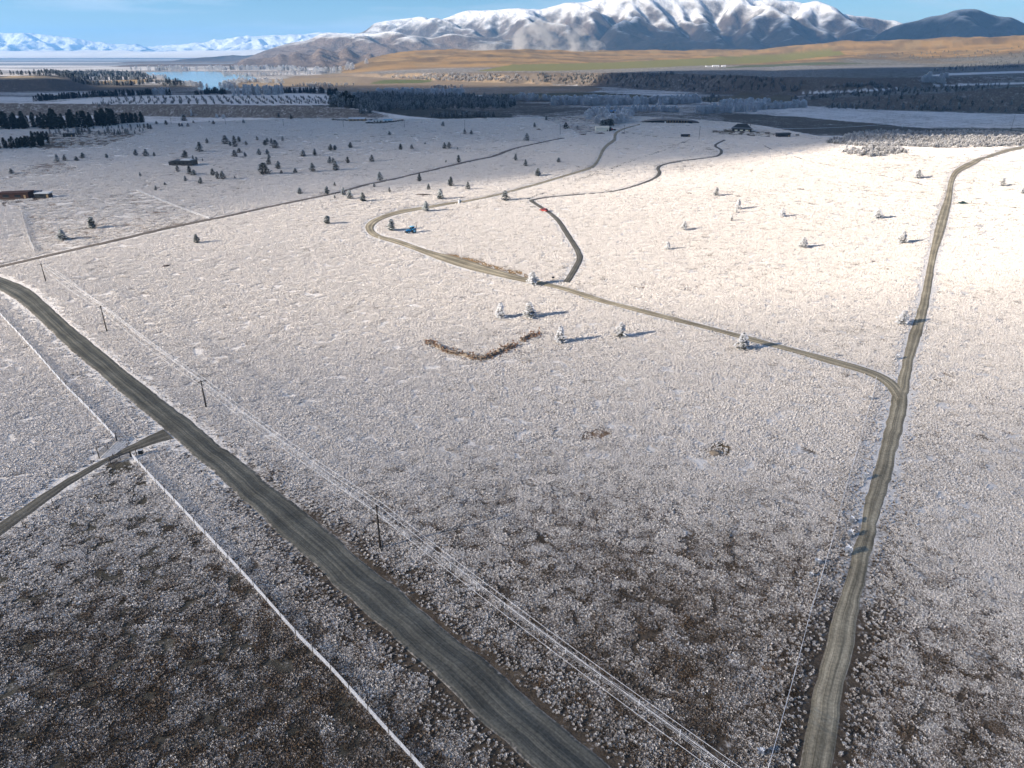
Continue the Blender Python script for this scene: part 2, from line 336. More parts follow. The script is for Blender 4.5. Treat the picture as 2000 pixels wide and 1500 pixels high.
az_f = np.concatenate([np.linspace(-180, -46, 30)[:-1], np.linspace(-46, 46, 640), np.linspace(46, 180, 30)[1:]])*math.pi/180
r_f = np.concatenate([[3.0], np.geomspace(8, 900, 250), np.geomspace(906, 4600, 250), np.geomspace(4700, 60000, 60)])
AA, RR = np.meshgrid(az_f, r_f); GX, GY = RR*np.sin(AA), RR*np.cos(AA)
GZ = terrain(GX, GY)
land = np.zeros(GX.shape+(3,)); frost = np.zeros(GX.shape)
eps = 6.0+RR*0.004
slope = np.hypot((terrain(GX+eps, GY)-terrain(GX-eps, GY))/(2*eps), (terrain(GX, GY+eps)-terrain(GX, GY-eps))/(2*eps))
big = fbm(GX/70, GY/70, 3, 4); huge = fbm(GX/380, GY/380, 5, 3)
dmask = sstep(-10, 40, RR-np.interp(AA, DA, DR)); dmask = np.where(np.abs(AA) > rad(60), 0, dmask)
def setc(mask, c, f_):
    k = np.clip(mask, 0, 1)[..., None]; land[:] = land*(1-k)+np.array(c)*k; frost[:] = frost*(1-k[..., 0])+f_*k[..., 0]
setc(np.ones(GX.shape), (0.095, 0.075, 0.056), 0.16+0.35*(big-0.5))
frost += 0.54*sstep(64, 160, RR)  # frost cut near the camera: paints a dark foreground and bright middle
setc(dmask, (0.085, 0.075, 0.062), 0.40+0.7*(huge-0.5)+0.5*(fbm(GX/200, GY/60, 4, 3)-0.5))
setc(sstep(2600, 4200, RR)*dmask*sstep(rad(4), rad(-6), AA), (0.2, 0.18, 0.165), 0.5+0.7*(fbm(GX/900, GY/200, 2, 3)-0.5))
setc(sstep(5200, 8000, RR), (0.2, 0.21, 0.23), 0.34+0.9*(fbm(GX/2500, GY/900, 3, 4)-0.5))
ZONES = [
 # pixel outline of the field on the ground, soil colour, frost
 ([(560,150),(700,141),(850,150),(1000,160),(1180,172),(1150,180),(900,186),(640,178)], (0.25,0.19,0.13), 0.22),
 ([(700,170),(900,168),(1060,172),(1180,176),(1120,184),(900,182),(720,178)], (0.29,0.2,0.13), 0.3),
 ([(740,156),(840,156),(835,162),(720,164)], (0.12,0.14,0.05), 0.12),
 ([(960,184),(1150,180),(1330,190),(1300,196),(1000,193)], (0.11,0.10,0.055), 0.12),
 ([(1330,192),(1480,184),(1560,186),(1540,200),(1380,200)], (0.13,0.11,0.07), 0.2),
 ([(150,160),(290,154),(300,158),(252,166),(172,162)], (0.36,0.25,0.12), 0.02),
 ([(10,148),(110,151),(118,154),(10,155)], (0.42,0.32,0.2), 0.1),
 ([(440,160),(500,155),(700,150),(690,166),(500,174),(446,172)], (0.30,0.23,0.15), 0.2),
 ([(1400,216),(1500,204),(1600,208),(1700,214),(1850,219),(2010,224),(2010,250),(1820,250),(1700,241),(1600,231),(1450,221)], (0.16,0.14,0.12), 0.62),
 ([(1380,223),(1500,227),(1600,232),(1700,241),(1760,246),(1690,246),(1560,240),(1440,233),(1380,229)], (0.10,0.085,0.068), 0.2),
 ([(600,206),(700,213),(860,233),(1000,231),(1000,222),(880,214),(760,204)], (0.05,0.05,0.04), 0.25),
 ([(1060,222),(1170,212),(1400,208),(1420,236),(1250,229),(1080,232)], (0.10,0.085,0.065), 0.4),
 ([(0,288),(80,262),(160,255),(280,262),(200,287),(100,292)], (0.12,0.095,0.07), 0.34),
 ([(0,402),(130,396),(265,375),(330,398),(410,429),(250,462),(75,500),(60,470),(40,415)], (0.17,0.125,0.09), 0.50),
 ([(0,350),(60,320),(110,316),(165,330),(120,340),(0,352)], (0.15,0.115,0.09), 0.42),
 ([(1060,232),(1150,222),(1180,240),(1180,262),(1130,262)], (0.17,0.14,0.12), 0.45),
 ([(1375,257),(1440,250),(1530,262),(1500,268),(1400,262)], (0.12,0.1,0.07), 0.2),
 ([(1128,850),(1145,838),(1180,840),(1198,852),(1170,864),(1140,862)], (0.21,0.14,0.09), 0.22),
 ([(1362,884),(1380,870),(1415,868),(1432,880),(1410,893),(1375,894)], (0.2,0.15,0.09), 0.2),
 ([(1500,852),(1530,858),(1600,880),(1640,900),(1632,904),(1560,878),(1505,858)], (0.15,0.115,0.08), 0.3),
 ([(1130,555),(1300,552),(1500,556),(1720,566),(1700,576),(1400,572),(1180,566)], (0.24,0.155,0.10), 0.5),
 ([(860,500),(900,507),(960,523),(1028,541),(1032,536),(980,520),(930,506),(880,496)], (0.3,0.2,0.1), 0.25),
 ([(-120,1120),(0,1060),(100,1000),(215,912),(258,892),(420,1068),(640,1304),(850,1530),(-400,1600)], (0.08,0.074,0.06), 0.18),
 ([(0,398),(20,380),(95,376),(125,388),(60,394),(0,402)], (0.15,0.12,0.1), 0.2),
]
hm = sstep(0.03, 0.25, (RR-np.interp(AA, HA, HR))/(np.interp(AA, HA, HC)-np.interp(AA, HA, HR)))*(np.interp(AA, HA, HH, left=0) > 4)*(RR < 9000)
setc(hm, (0.36, 0.225, 0.095), 0.02+0.2*(huge-0.5))
setc(hm*sstep(0.42, 0.62, fbm(GX/220+9, GY/90, 2, 6, 0.65))*0.8, (0.16, 0.11, 0.062), 0.05)
setc(hm*sstep(0.55, 0.7, fbm(GX/140+3, GY/60, 5, 5, 0.6))*0.6, (0.33, 0.24, 0.13), 0.06)
setc(hm*sstep(0.10, 0.24, slope)*0.75, (0.13, 0.095, 0.06), 0.05)  # gully shading painted into the hill colour: steeper is darker
terr2 = dmask*sstep(20, 90, RR-np.interp(AA, S2[0], S2[1]))*(np.interp(AA, S2[0], S2[2], left=0) > 3)*(1-sstep(0, 0.1, hm))
setc(terr2, (0.12, 0.105, 0.085), 0.38)
scr = sstep(azsl(1560, 110)[0], azsl(1680, 110)[0], AA)*dmask*(RR > 1150)*(1-sstep(0.22, 0.5, (RR-np.interp(AA, HA, HR))/(np.interp(AA, HA, HC)-np.interp(AA, HA, HR))+0.5*(huge-0.5)))
setc(scr, (0.095, 0.095, 0.08), 0.34)
bank = sstep(0.10, 0.22, slope)*(RR < 3400)*(RR > 600)*(np.abs(AA) < rad(60))
setc(bank*dmask, (0.125, 0.105, 0.088), 0.26+0.3*(huge-0.5))
setc(bank*(1-dmask)*(AA < 0), (0.19, 0.16, 0.135), 0.30)
for pts, c, f_ in ZONES:
    P = poly_world(pts); jx = (fbm(GX/60, GY/60, 1, 2)-0.5)*RR*0.02
    setc(inside(P, GX+jx, GY+jx).astype(float), c, f_+0.25*(big-0.5))
HZ = [([(930,139),(1000,126),(1200,122),(1450,110),(1560,101),(1640,99),(1650,107),(1500,122),(1300,131),(1100,138)], (0.19,0.18,0.06), 0.06),
      ([(1130,140.5),(1300,138.5),(1500,137.5),(1800,131),(1810,127),(1500,130),(1300,134.5)], (0.16,0.16,0.16), 0.32),
      ([(1400,134),(1560,128),(1700,124),(1600,121),(1450,128)], (0.09,0.11,0.06), 0.2),
      ([(1560,182),(1700,174),(1760,172),(1700,178),(1600,184)], (0.24,0.25,0.26), 0.66),
      ([(1790,150),(1850,143),(2010,138),(2010,142),(1860,147)], (0.24,0.25,0.26), 0.66),
      ([(1800,166),(2010,160),(2010,164),(1840,168)], (0.24,0.25,0.26), 0.6)]
for pts, c, f_ in HZ: setc(inside(poly_world(pts), GX, GY).astype(float), c, f_)
nr, na = GX.shape
idx = np.arange(nr*na).reshape(nr, na)
f = np.stack([idx[:-1, :-1], idx[:-1, 1:], idx[1:, 1:], idx[1:, :-1]], -1).reshape(-1, 4)[:, ::-1]
f = np.vstack([f, [[idx[0, 0]]*4]]) [:-1]
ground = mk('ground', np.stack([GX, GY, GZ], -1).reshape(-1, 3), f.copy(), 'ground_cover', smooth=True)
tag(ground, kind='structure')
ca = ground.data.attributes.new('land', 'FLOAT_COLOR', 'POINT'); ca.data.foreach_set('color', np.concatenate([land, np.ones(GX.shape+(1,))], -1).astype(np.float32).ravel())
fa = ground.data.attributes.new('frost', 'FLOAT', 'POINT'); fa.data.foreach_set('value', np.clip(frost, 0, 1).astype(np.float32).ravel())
# ------------------------------------------------------------------ roads and tracks
MX0, MY0, MRES = -900.0, 0.0, 0.5
MASK = np.zeros((int(1800/MRES), int(1150/MRES)), bool)
def stamp(x, y):
    i = ((np.asarray(x)-MX0)/MRES).astype(int); j = ((np.asarray(y)-MY0)/MRES).astype(int)
    ok = (i >= 0) & (j >= 0) & (i < MASK.shape[0]) & (j < MASK.shape[1]); MASK[i[ok], j[ok]] = True
def ribbon(name, A, B, mat, lift=0.07, n=None, nc=9, wob=0.35, rut=0.05, sm=30.0):
    """A and B: the two edges, as points on the ground (x, y)"""
    L = np.hypot(*np.diff(np.array(A), axis=0).T).sum(); n = n or int(max(12, min(420, L/1.6)))
    def even(P):
        Q = catmull(P, 900); q = np.concatenate([[0], np.cumsum(np.hypot(*np.diff(Q, axis=0).T))]); u_ = np.linspace(0, q[-1], n); Q = np.stack([np.interp(u_, q, Q[:, 0]), np.interp(u_, q, Q[:, 1])], -1); k_ = max(3, int(sm/(q[-1]/n))) | 1; w_ = np.hanning(k_+2)[1:-1]; w_ /= w_.sum(); h_ = k_//2
        Qp = np.vstack([2*Q[0]-Q[h_:0:-1], Q, 2*Q[-1]-Q[-2:-h_-2:-1]]) if h_ else Q
        return np.stack([np.convolve(Qp[:, 0], w_, 'valid'), np.convolve(Qp[:, 1], w_, 'valid')], -1)
    A = even(A); B = even(B); s = np.concatenate([[0], np.cumsum(np.hypot(*np.diff((A+B)/2, axis=0).T))])
    d = (B-A); wd = np.hypot(d[:, 0], d[:, 1])[:, None]; d = d/wd
    A = A+d*((fbm(s/5, s*0+3, 1, 3, 0.7)-0.5)*wob*3)[:, None]; B = B+d*((fbm(s/5, s*0+9, 2, 3, 0.7)-0.5)*wob*3)[:, None]
    u = np.linspace(0, 1, nc); X = A[:, None, 0]*(1-u)+B[:, None, 0]*u; Y = A[:, None, 1]*(1-u)+B[:, None, 1]*u
    prof = lift+rut*np.sin(np.pi*u)*0.8-rut*(np.exp(-((u-0.28)/0.08)**2)+np.exp(-((u-0.72)/0.08)**2)); prof[0] = prof[-1] = -0.05
    Z = terrain(X, Y)+prof[None, :]+np.hypot(X, Y)*0.00025
    id_ = np.arange(n*nc).reshape(n, nc); f_ = np.stack([id_[:-1, :-1], id_[1:, :-1], id_[1:, 1:], id_[:-1, 1:]], -1).reshape(-1, 4)
    nz_ = np.cross([X[0, 1]-X[0, 0], Y[0, 1]-Y[0, 0], 0], [X[1, 0]-X[0, 0], Y[1, 0]-Y[0, 0], 0])[2]
    if nz_ > 0: f_ = f_[:, ::-1]
    o = mk(name, np.stack([X, Y, Z], -1).reshape(-1, 3), f_.copy(), mat, smooth=True); tag(o, kind='structure')
    uv = o.data.uv_layers.new(name='UVMap'); vi = np.empty(len(o.data.loops), np.int32); o.data.loops.foreach_get('vertex_index', vi)
    U = np.stack([np.broadcast_to(u, (n, nc)), np.broadcast_to(s[:, None], (n, nc))], -1).reshape(-1, 2)
    uv.data.foreach_set('uv', U[vi].astype(np.float32).ravel())
    if name != 'path':
        for k in range(n-1):
            q = np.linspace(0, 1, int((s[k+1]-s[k])*5)+3)[:, None]; w_ = np.linspace(-0.02, 1.02, int(wd[k, 0]/0.2)+3)[None, :]
            a0 = A[k]*(1-q)+A[k+1]*q; b0 = B[k]*(1-q)+B[k+1]*q
            stamp((a0[:, :1]*(1-w_)+b0[:, :1]*w_).ravel(), (a0[:, 1:]*(1-w_)+b0[:, 1:]*w_).ravel())
    return o
H = lambda pts: [hit2(*p) for p in pts]
def centre(name, pts, width, mat, **kw):
    C = np.array(H(pts)); C = catmull(C, max(20, 6*len(C))); d = np.gradient(C, axis=0); d /= np.hypot(d[:, 0], d[:, 1])[:, None]; nn = np.stack([-d[:, 1], d[:, 0]], -1)
    return ribbon(name, C+nn*width/2, C-nn*width/2, mat, **kw)
def extend(P, d0, d1):
    P = [np.array(p) for p in P]; a = P[0]-P[1]; c = P[-1]-P[-2]
    return [P[0]+a/np.hypot(*a)*d0]+P+[P[-1]+c/np.hypot(*c)*d1]
mR = [(0,541),(53,561),(107,608),(171,663),(240,719),(293,761),(347,801),(413,855),(500,924),(540,956),(607,1007),(687,1073),(740,1121),(807,1172),(887,1244),(959,1300),(1075,1391),(1190,1496)]
mL = [(0,568),(27,582),(80,628),(112,660),(149,695),(192,727),(235,767),(256,783),(312,834),(381,889),(440,946),(500,999),(553,1052),(588,1087),(633,1124),(687,1175),(767,1241),(820,1295),(925,1394),(1030,1492)]
ribbon('road', extend(H(mL), 60, 25), extend(H(mR), 60, 25), 'main_gravel', nc=13, sm=45)
eL = [(2000,285),(1951,296),(1902,312),(1867,330),(1854,350),(1847,382),(1831,427),(1815,500),(1802,565),(1789,617),(1776,650),(1766,689),(1758,728),(1743,770),(1738,793),(1730,825),(1717,874),(1706,919),(1693,961),(1683,1012),(1667,1065),(1648,1121),(1635,1180),(1621,1228),(1605,1287),(1562,1498)]
eR = [(2000,289.5),(1954,301),(1909,319),(1876,336),(1863,356),(1858,395),(1847,444),(1829,500),(1821,549),(1812,604),(1802,646),(1789,690),(1778,734),(1774,776),(1769,809),(1760,857),(1746,905),(1733,961),(1717,1020),(1699,1087),(1688,1148),(1675,1215),(1659,1295),(1625,1498)]
ribbon('road', extend(H(eL), 80, 20), extend(H(eR), 80, 20), 'farm_gravel')
oO = [(1748,790),(1733,757),(1711,740),(1675,726),(1610,708),(1545,688),(1480,671),(1415,653),(1350,636),(1280,619),(1197,597),(1150,585),(1112,571),(1075,561),(1025,552),(950,535),(900,522),(850,505),(812,490),(775,477),(742,467),(722,459),(714,447),(714,439),(725,430),(750,419),(787,409),(825,404),(875,395.5),(915,390.5),(975,378),(1025,364),(1075,350),(1125,335),(1155,324),(1167,310),(1175,292),(1185,281),(1197,272),(1200,260),(1217,251),(1250,242)]
oI = [(1772,770),(1745,741),(1717,727),(1675,713),(1610,695),(1545,679),(1480,661),(1415,645),(1350,628),(1280,610),(1200,590),(1150,575),(1120,565),(1085,556),(1050,547),(1000,535),(950,520),(900,504),(850,492),(812,480),(775,467),(747,461),(732,452),(730,444),(737,435),(757,425),(795,415),(825,409.5),(875,400.5),(915,394),(975,381.5),(1025,368),(1075,354),(1125,339),(1158,328),(1172,311),(1181,294),(1190,284),(1202.5,275),(1205.5,262),(1222,252),(1250,244.5)]
ribbon('road', H(oO), H(oI), 'farm_gravel', nc=9, lift=0.085, wob=0.15, sm=9)
centre('road', [(1106,552),(1120,530),(1132,506),(1128,490),(1116,470),(1103,450),(1091,432),(1075,417),(1055,404),(1041,395),(1038,391.5),(1050,388.5),(1075,385),(1125,380.5),(1187,375.5),(1225,367.5),(1262,355.5),(1283,345),(1288,336),(1285,329),(1295,322),(1337,314),(1392,307),(1407,301),(1408,293),(1397,284),(1415,274)], 2.6, 'track_gravel', lift=0.1, wob=0.12, sm=4)
centre('road', [(-60,535),(0,521),(75,504),(175,481),(250,464),(325,446),(410,429),(450,421),(525,404),(600,389),(662,376),(700,365),(750,354),(800,342.5),(875,325),(937,311),(962,306),(1000,292),(1050,280),(1100,270)], 4.2, 'dark_track', lift=0.1, wob=0.3)
sU = [(318,838),(267,861),(232,883),(187,904),(133,933),(80,965),(27,1000),(-40,1045)]
sD = [(340,858),(285,871),(256,885),(216,899),(173,925),(120,960),(75,995),(-10,1054)]
ribbon('road', H(sU), H(sD), 'track_gravel', lift=0.06, sm=10)
centre('path', [(1850,374),(1820,366),(1770,353),(1700,340),(1640,328),(1580,315),(1530,300),(1500,289),(1490,283)], 1.3, 'dark_track', lift=0.1, wob=0.4)
centre('path', [(1862,397),(1890,398),(1930,401),(2000,408),(2060,414)], 2.6, 'dark_track', lift=0.1)
for k in (-1, 1): centre('path', [(1030,389),(1060,377+k),(1110,360+k),(1180,333+k),(1240,312+k),(1310,288+k),(1350,273+k)], 0.9, 'dark_track', lift=0.1, wob=0.4)
centre('path', [(1222,258),(1260,264),(1300,269),(1345,270)], 2.6, 'dark_track', lift=0.12)
centre('path', [(600,340),(700,342),(760,352)], 1.0, 'dark_track', lift=0.1, wob=0.4)
centre('path', [(410,322),(450,332),(500,336),(560,339),(640,341)], 1.2, 'dark_track', lift=0.1, wob=0.4)

# ------------------------------------------------------------------ the lake
m, t, b = newmat('lake_water'); b.inputs['Base Color'].default_value = (0.20, 0.29, 0.32, 1); b.inputs['Roughness'].default_value = 0.12; b.inputs['Specular IOR Level'].default_value = 0.5
ge = node(t, 'ShaderNodeNewGeometry'); n1 = node(t, 'ShaderNodeTexNoise', Scale=0.05, Detail=4.0); t.links.new(ge.outputs['Position'], n1.inputs['Vector'])
bp = node(t, 'ShaderNodeBump', Strength=0.15, Distance=1.0); t.links.new(n1.outputs['Fac'], bp.inputs['Height']); t.links.new(bp.outputs['Normal'], b.inputs['Normal'])
LZ = VAL+1.2
lake = []
for x, y in [(285,141),(320,140),(360,139.5),(423,140),(437,143),(485,148),(500,153),(492,156.5),(476,157.5),(446,163),(448,171.5),(440,176),(395,176),(386,171),(396,166),(380,160),(364,159.5),(335,155.5),(320,153),(308,152),(290,145.5)]:
    rx, ry, rz = ray(x, y); k = (LZ-CAMH)/rz; lake.append((rx*k, ry*k))
lake = catmull(lake+[lake[0]], 160)[:-1]
bm = bmesh.new(); vs = [bm.verts.new((p[0], p[1], LZ)) for p in lake]; fc = bm.faces.new(vs); fc.normal_update()
if fc.normal.z < 0: fc.normal_flip()
bmesh.ops.triangulate(bm, faces=bm.faces[:]); me = bpy.data.meshes.new('lake'); bm.to_mesh(me); bm.free(); me.materials.append(MATS['lake_water'])
tag(use('lake', me), kind='structure')
lp = []
for x, y in [(150,146.5),(165,145.4),(195,145.6),(198,147),(170,148.2)]:
    rx, ry, rz = ray(x, y); k = (LZ-CAMH)/rz; lp.append((rx*k, ry*k, LZ))
tag(mk('lake', lp, [tuple(range(len(lp)))], 'lake_water'), kind='structure')

# ------------------------------------------------------------------ mountains: a range worn down by running water
def erode(h, up, dx, steps, K=0.02, m_=0.5):
    ny, nx = h.shape; N = ny*nx; ii = np.arange(N).reshape(ny, nx)
    offs = [(-1,-1),(-1,0),(-1,1),(0,-1),(0,1),(1,-1),(1,0),(1,1)]
    for st_ in range(steps):
        h = h+up; hp = np.pad(h, 1, mode='edge'); best = np.zeros(h.shape); rec = ii.copy()
        for dy, dx_ in offs:
            s = (h-hp[1+dy:ny+1+dy, 1+dx_:nx+1+dx_])/math.hypot(dy, dx_)
            y2 = np.clip(np.arange(ny)[:, None]+dy, 0, ny-1); x2 = np.clip(np.arange(nx)[None, :]+dx_, 0, nx-1)
            k = s > best; best = np.where(k, s, best); rec = np.where(k, y2*nx+x2, rec)
        rec[0, :] = ii[0, :]; rec[-1, :] = ii[-1, :]; rec[:, 0] = ii[:, 0]; rec[:, -1] = ii[:, -1]
        order = np.argsort(h, axis=None, kind='stable'); A = [1.0]*N; R = rec.ravel().tolist(); od = order.tolist()
        for i in reversed(od):
            j = R[i]
            if j != i: A[j] += A[i]
        F = (K*np.power(np.array(A), m_)).tolist(); hl = h.ravel().tolist()
        for i in od:
            j = R[i]
            if j != i: hl[i] = (hl[i]+F[i]*hl[j])/(1+F[i])
        h = np.array(hl).reshape(ny, nx)
        h[0, :] = 0; h[-1, :] = 0
        hp = np.pad(h, 1, mode='edge'); lap = hp[:-2, 1:-1]+hp[2:, 1:-1]+hp[1:-1, :-2]+hp[1:-1, 2:]-4*h
        h = h+0.02*lap
    return h
nx, ny = 190, 72
gx, gy = np.meshgrid(np.linspace(0, 1, nx), np.linspace(0, 1, ny))
up = np.clip(1-np.abs(gy-0.68)/0.68, 0, 1)**0.7*(0.7+0.6*fbm(gx*7, gy*3, 2, 3))
ER = erode(20*up+22*fbm(gx*13, gy*5, 4, 4), up*1.0, 1.0, 40, K=0.11)
ER = ER/ER.max()
def upsample(a, k):
    y = np.linspace(0, a.shape[0]-1, a.shape[0]*k); x = np.linspace(0, a.shape[1]-1, a.shape[1]*k)
    yi = np.clip(y.astype(int), 0, a.shape[0]-2); xi = np.clip(x.astype(int), 0, a.shape[1]-2); fy = (y-yi)[:, None]; fx = (x-xi)[None, :]
    fx = fx*fx*(3-2*fx)*0.35+fx*0.65; fy = fy*fy*(3-2*fy)*0.35+fy*0.65
    return (a[yi][:, xi]*(1-fx)+a[yi][:, xi+1]*fx)*(1-fy)+(a[yi+1][:, xi]*(1-fx)+a[yi+1][:, xi+1]*fx)*fy
def mountains(name, E, x0, x1, y0, y1, prof, mat, zbase=VAL-4, detail=14.0, smooth_px=40, bend=0.0):
    ny, nx = E.shape; X, Y = np.meshgrid(np.linspace(x0, x1, nx), np.linspace(y0, y1, ny)); Y = Y+bend*((X-(x0+x1)/2)/(x1-x0)*2)**2
    Hh = E*1000.0
    a = np.arctan2(X, Y); r = np.hypot(X, Y)
    pa = np.array([azsl(px, py)[0] for px, py in prof]); pt = np.array([-azsl(px, py)[1] for px, py in prof])
    bins = np.linspace(pa[0], pa[-1], 120); want = np.interp(bins, pa, pt); k = np.clip(((a-pa[0])/(pa[-1]-pa[0])*119).round().astype(int), 0, 119)
    g = np.full(120, 1.0)
    for it in range(3):
        el = (zbase+Hh*g[k]-CAMH)/r
        for q in range(120):
            s = el[(k >= q-1) & (k <= q+1)]
            if s.size == 0: continue
            i = s.argmax(); rr = r[(k >= q-1) & (k <= q+1)][i]; hh = (Hh*g[k])[(k >= q-1) & (k <= q+1)][i]
            need = want[q]*rr+CAMH-zbase; g[q] *= np.clip(need/max(hh, 1), 0.25, 3)
        w = np.hanning(11)[1:-1]; w /= w.sum(); g = np.convolve(np.pad(g, 4, mode='edge'), w, 'valid')
    gg = np.interp((a-pa[0])/(pa[-1]-pa[0])*119, np.arange(120), g)
    Z = zbase+Hh*gg+detail*2.6*(ridged(X/720+0.9*fbm(X/900, Y/900, 2, 3), Y/720+0.9*fbm(X/900+7, Y/900, 3, 3), 1, 6, 0.56)-0.6)*2*sstep(20, 220, Hh*gg)
    Z[0, :] = zbase-30; Z[-1, :] = zbase-30; Z[:, 0] = zbase-30; Z[:, -1] = zbase-30
    id_ = np.arange(nx*ny).reshape(ny, nx); f_ = np.stack([id_[:-1, :-1], id_[:-1, 1:], id_[1:, 1:], id_[1:, :-1]], -1).reshape(-1, 4)
    o = mk(name, np.stack([X, Y, Z], -1).reshape(-1, 3), f_, mat, smooth=True); tag(o, kind='structure'); return o
def mountmat(name, rock, snow_lo, snow_hi, patch):
    m, t, b = newmat(name)
    ge = node(t, 'ShaderNodeNewGeometry'); sp = node(t, 'ShaderNodeSeparateXYZ'); t.links.new(ge.outputs['Position'], sp.inputs[0])
    sn = node(t, 'ShaderNodeSeparateXYZ'); t.links.new(ge.outputs['Normal'], sn.inputs[0])
    n1 = node(t, 'ShaderNodeTexNoise', Scale=0.0016, Detail=8.0, Roughness=0.68); n2 = node(t, 'ShaderNodeTexNoise', Scale=0.006, Detail=8.0, Roughness=0.68)
    for n in (n1, n2): t.links.new(ge.outputs['Position'], n.inputs['Vector'])
    a = node(t, 'ShaderNodeMath', operation='MULTIPLY_ADD'); a.inputs[1].default_value = patch; t.links.new(n1.outputs['Fac'], a.inputs[0]); t.links.new(sp.outputs['Z'], a.inputs[2])
    c = node(t, 'ShaderNodeMath', operation='MULTIPLY_ADD'); c.inputs[1].default_value = patch*0.45; t.links.new(n2.outputs['Fac'], c.inputs[0]); t.links.new(a.outputs[0], c.inputs[2])
    d = node(t, 'ShaderNodeMath', operation='MULTIPLY_ADD'); d.inputs[1].default_value = patch*2.2; t.links.new(sn.outputs['Z'], d.inputs[0]); t.links.new(c.outputs[0], d.inputs[2])
    # slightly more snow on slopes that face left
    e_ = node(t, 'ShaderNodeMath', operation='MULTIPLY_ADD'); e_.inputs[1].default_value = -patch*0.15; t.links.new(sn.outputs['X'], e_.inputs[0]); t.links.new(d.outputs[0], e_.inputs[2])
    s = node(t, 'ShaderNodeMapRange', interpolation_type='SMOOTHSTEP'); s.inputs['From Min'].default_value = snow_lo+patch*2.58; s.inputs['From Max'].default_value = snow_hi+patch*2.58; t.links.new(e_.outputs[0], s.inputs['Value'])
    v = node(t, 'ShaderNodeMapRange'); v.inputs['From Min'].default_value = 0.3; v.inputs['From Max'].default_value = 0.7; v.inputs['To Min'].default_value = 0.6; v.inputs['To Max'].default_value = 1.3; t.links.new(n2.outputs['Fac'], v.inputs['Value'])
    q = node(t, 'ShaderNodeVectorMath', operation='SCALE'); q.inputs[0].default_value = rock; t.links.new(v.outputs['Result'], q.inputs['Scale'])
    mc = node(t, 'ShaderNodeMix', data_type='RGBA'); mc.inputs['B'].default_value = (0.86, 0.88, 0.91, 1)
    t.links.new(s.outputs['Result'], mc.inputs['Factor']); t.links.new(q.outputs[0], mc.inputs['A']); t.links.new(mc.outputs['Result'], b.inputs['Base Color'])
    bp = node(t, 'ShaderNodeBump', Strength=1.0, Distance=70.0); t.links.new(n2.outputs['Fac'], bp.inputs['Height']); t.links.new(bp.outputs['Normal'], b.inputs['Normal'])
    b.inputs['Roughness'].default_value = 1.0
    return m
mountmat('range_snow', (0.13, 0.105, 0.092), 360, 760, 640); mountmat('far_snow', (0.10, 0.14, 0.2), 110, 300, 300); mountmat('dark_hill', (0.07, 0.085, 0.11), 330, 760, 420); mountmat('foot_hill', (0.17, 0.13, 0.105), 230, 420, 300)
main_prof = [(600,108),(640,90),(700,58),(740,40),(800,34),(850,38),(900,17),(950,20),(1010,15),(1060,18),(1100,5),(1150,-3),(1200,-7),(1300,-9),(1400,-7),(1500,-5),(1560,0),(1600,4),(1650,14),(1700,35),(1740,42),(1800,52),(1900,60),(2100,66),(2300,70)]
def soften(a):
    p = np.pad(a, 2, mode='edge'); n0, n1 = a.shape; w = (1, 4, 6, 4, 1); q = sum(w[i]*p[i:i+n0, :] for i in range(5))/16; return sum(w[i]*q[:, i:i+n1] for i in range(5))/16
up4 = lambda a: upsample(soften(upsample(a, 2)), 2)
E2 = up4(ER)
mountains('mountain', E2, -4200, 12500, 9000, 15500, main_prof, 'range_snow')
foot_prof = [(440,124),(470,118),(500,103),(540,90),(600,75),(640,69),(690,66),(740,64),(800,66),(850,72),(930,78),(1000,86),(1080,92),(1150,98)]
mountains('mountain', up4(ER[:, ::-1][:, 20:110]), -4600, 1600, 7400, 11500, foot_prof, 'foot_hill', detail=8)
low_prof = [(430,128),(470,122),(520,112),(560,106),(600,105),(650,100),(690,104),(730,112),(760,120)]
mountains('hill', up4(ER[:, 60:110]), -3300, -900, 5600, 7600, low_prof, 'foot_hill', detail=5)
dark_prof = [(1690,88),(1720,60),(1760,46),(1790,40),(1820,30),(1860,23),(1905,17),(1950,31),(1990,45),(2050,56),(2150,62),(2300,66)]
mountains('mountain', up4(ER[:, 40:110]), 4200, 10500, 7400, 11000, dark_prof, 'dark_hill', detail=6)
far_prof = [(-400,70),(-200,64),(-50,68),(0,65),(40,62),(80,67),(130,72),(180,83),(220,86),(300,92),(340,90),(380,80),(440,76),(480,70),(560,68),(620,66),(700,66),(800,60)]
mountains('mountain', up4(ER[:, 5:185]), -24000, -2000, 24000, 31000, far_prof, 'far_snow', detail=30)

# ------------------------------------------------------------------ air, mist and cloud
def volmat(name, dens, col=(1, 1, 1), aniso=0.3, noise=None):
    m = bpy.data.materials.new(name); m.use_nodes = True; MATS[name] = m; t = m.node_tree; t.nodes.clear()
    o = node(t, 'ShaderNodeOutputMaterial'); v = node(t, 'ShaderNodeVolumePrincipled'); v.inputs['Color'].default_value = (*col, 1); v.inputs['Density'].default_value = dens; v.inputs['Anisotropy'].default_value = aniso
    t.links.new(v.outputs[0], o.inputs['Volume'])
    if noise:
        sc_, lo, hi = noise; c = node(t, 'ShaderNodeTexCoord'); n = node(t, 'ShaderNodeTexNoise', Scale=sc_, Detail=5.0, Roughness=0.6); t.links.new(c.outputs['Object'], n.inputs['Vector'])
        r = node(t, 'ShaderNodeMapRange'); r.inputs['From Min'].default_value = lo; r.inputs['From Max'].default_value = hi; r.inputs['To Max'].default_value = dens; t.links.new(n.outputs['Fac'], r.inputs['Value']); t.links.new(r.outputs['Result'], v.inputs['Density'])
    else: m.cycles.homogeneous_volume = True
    return m
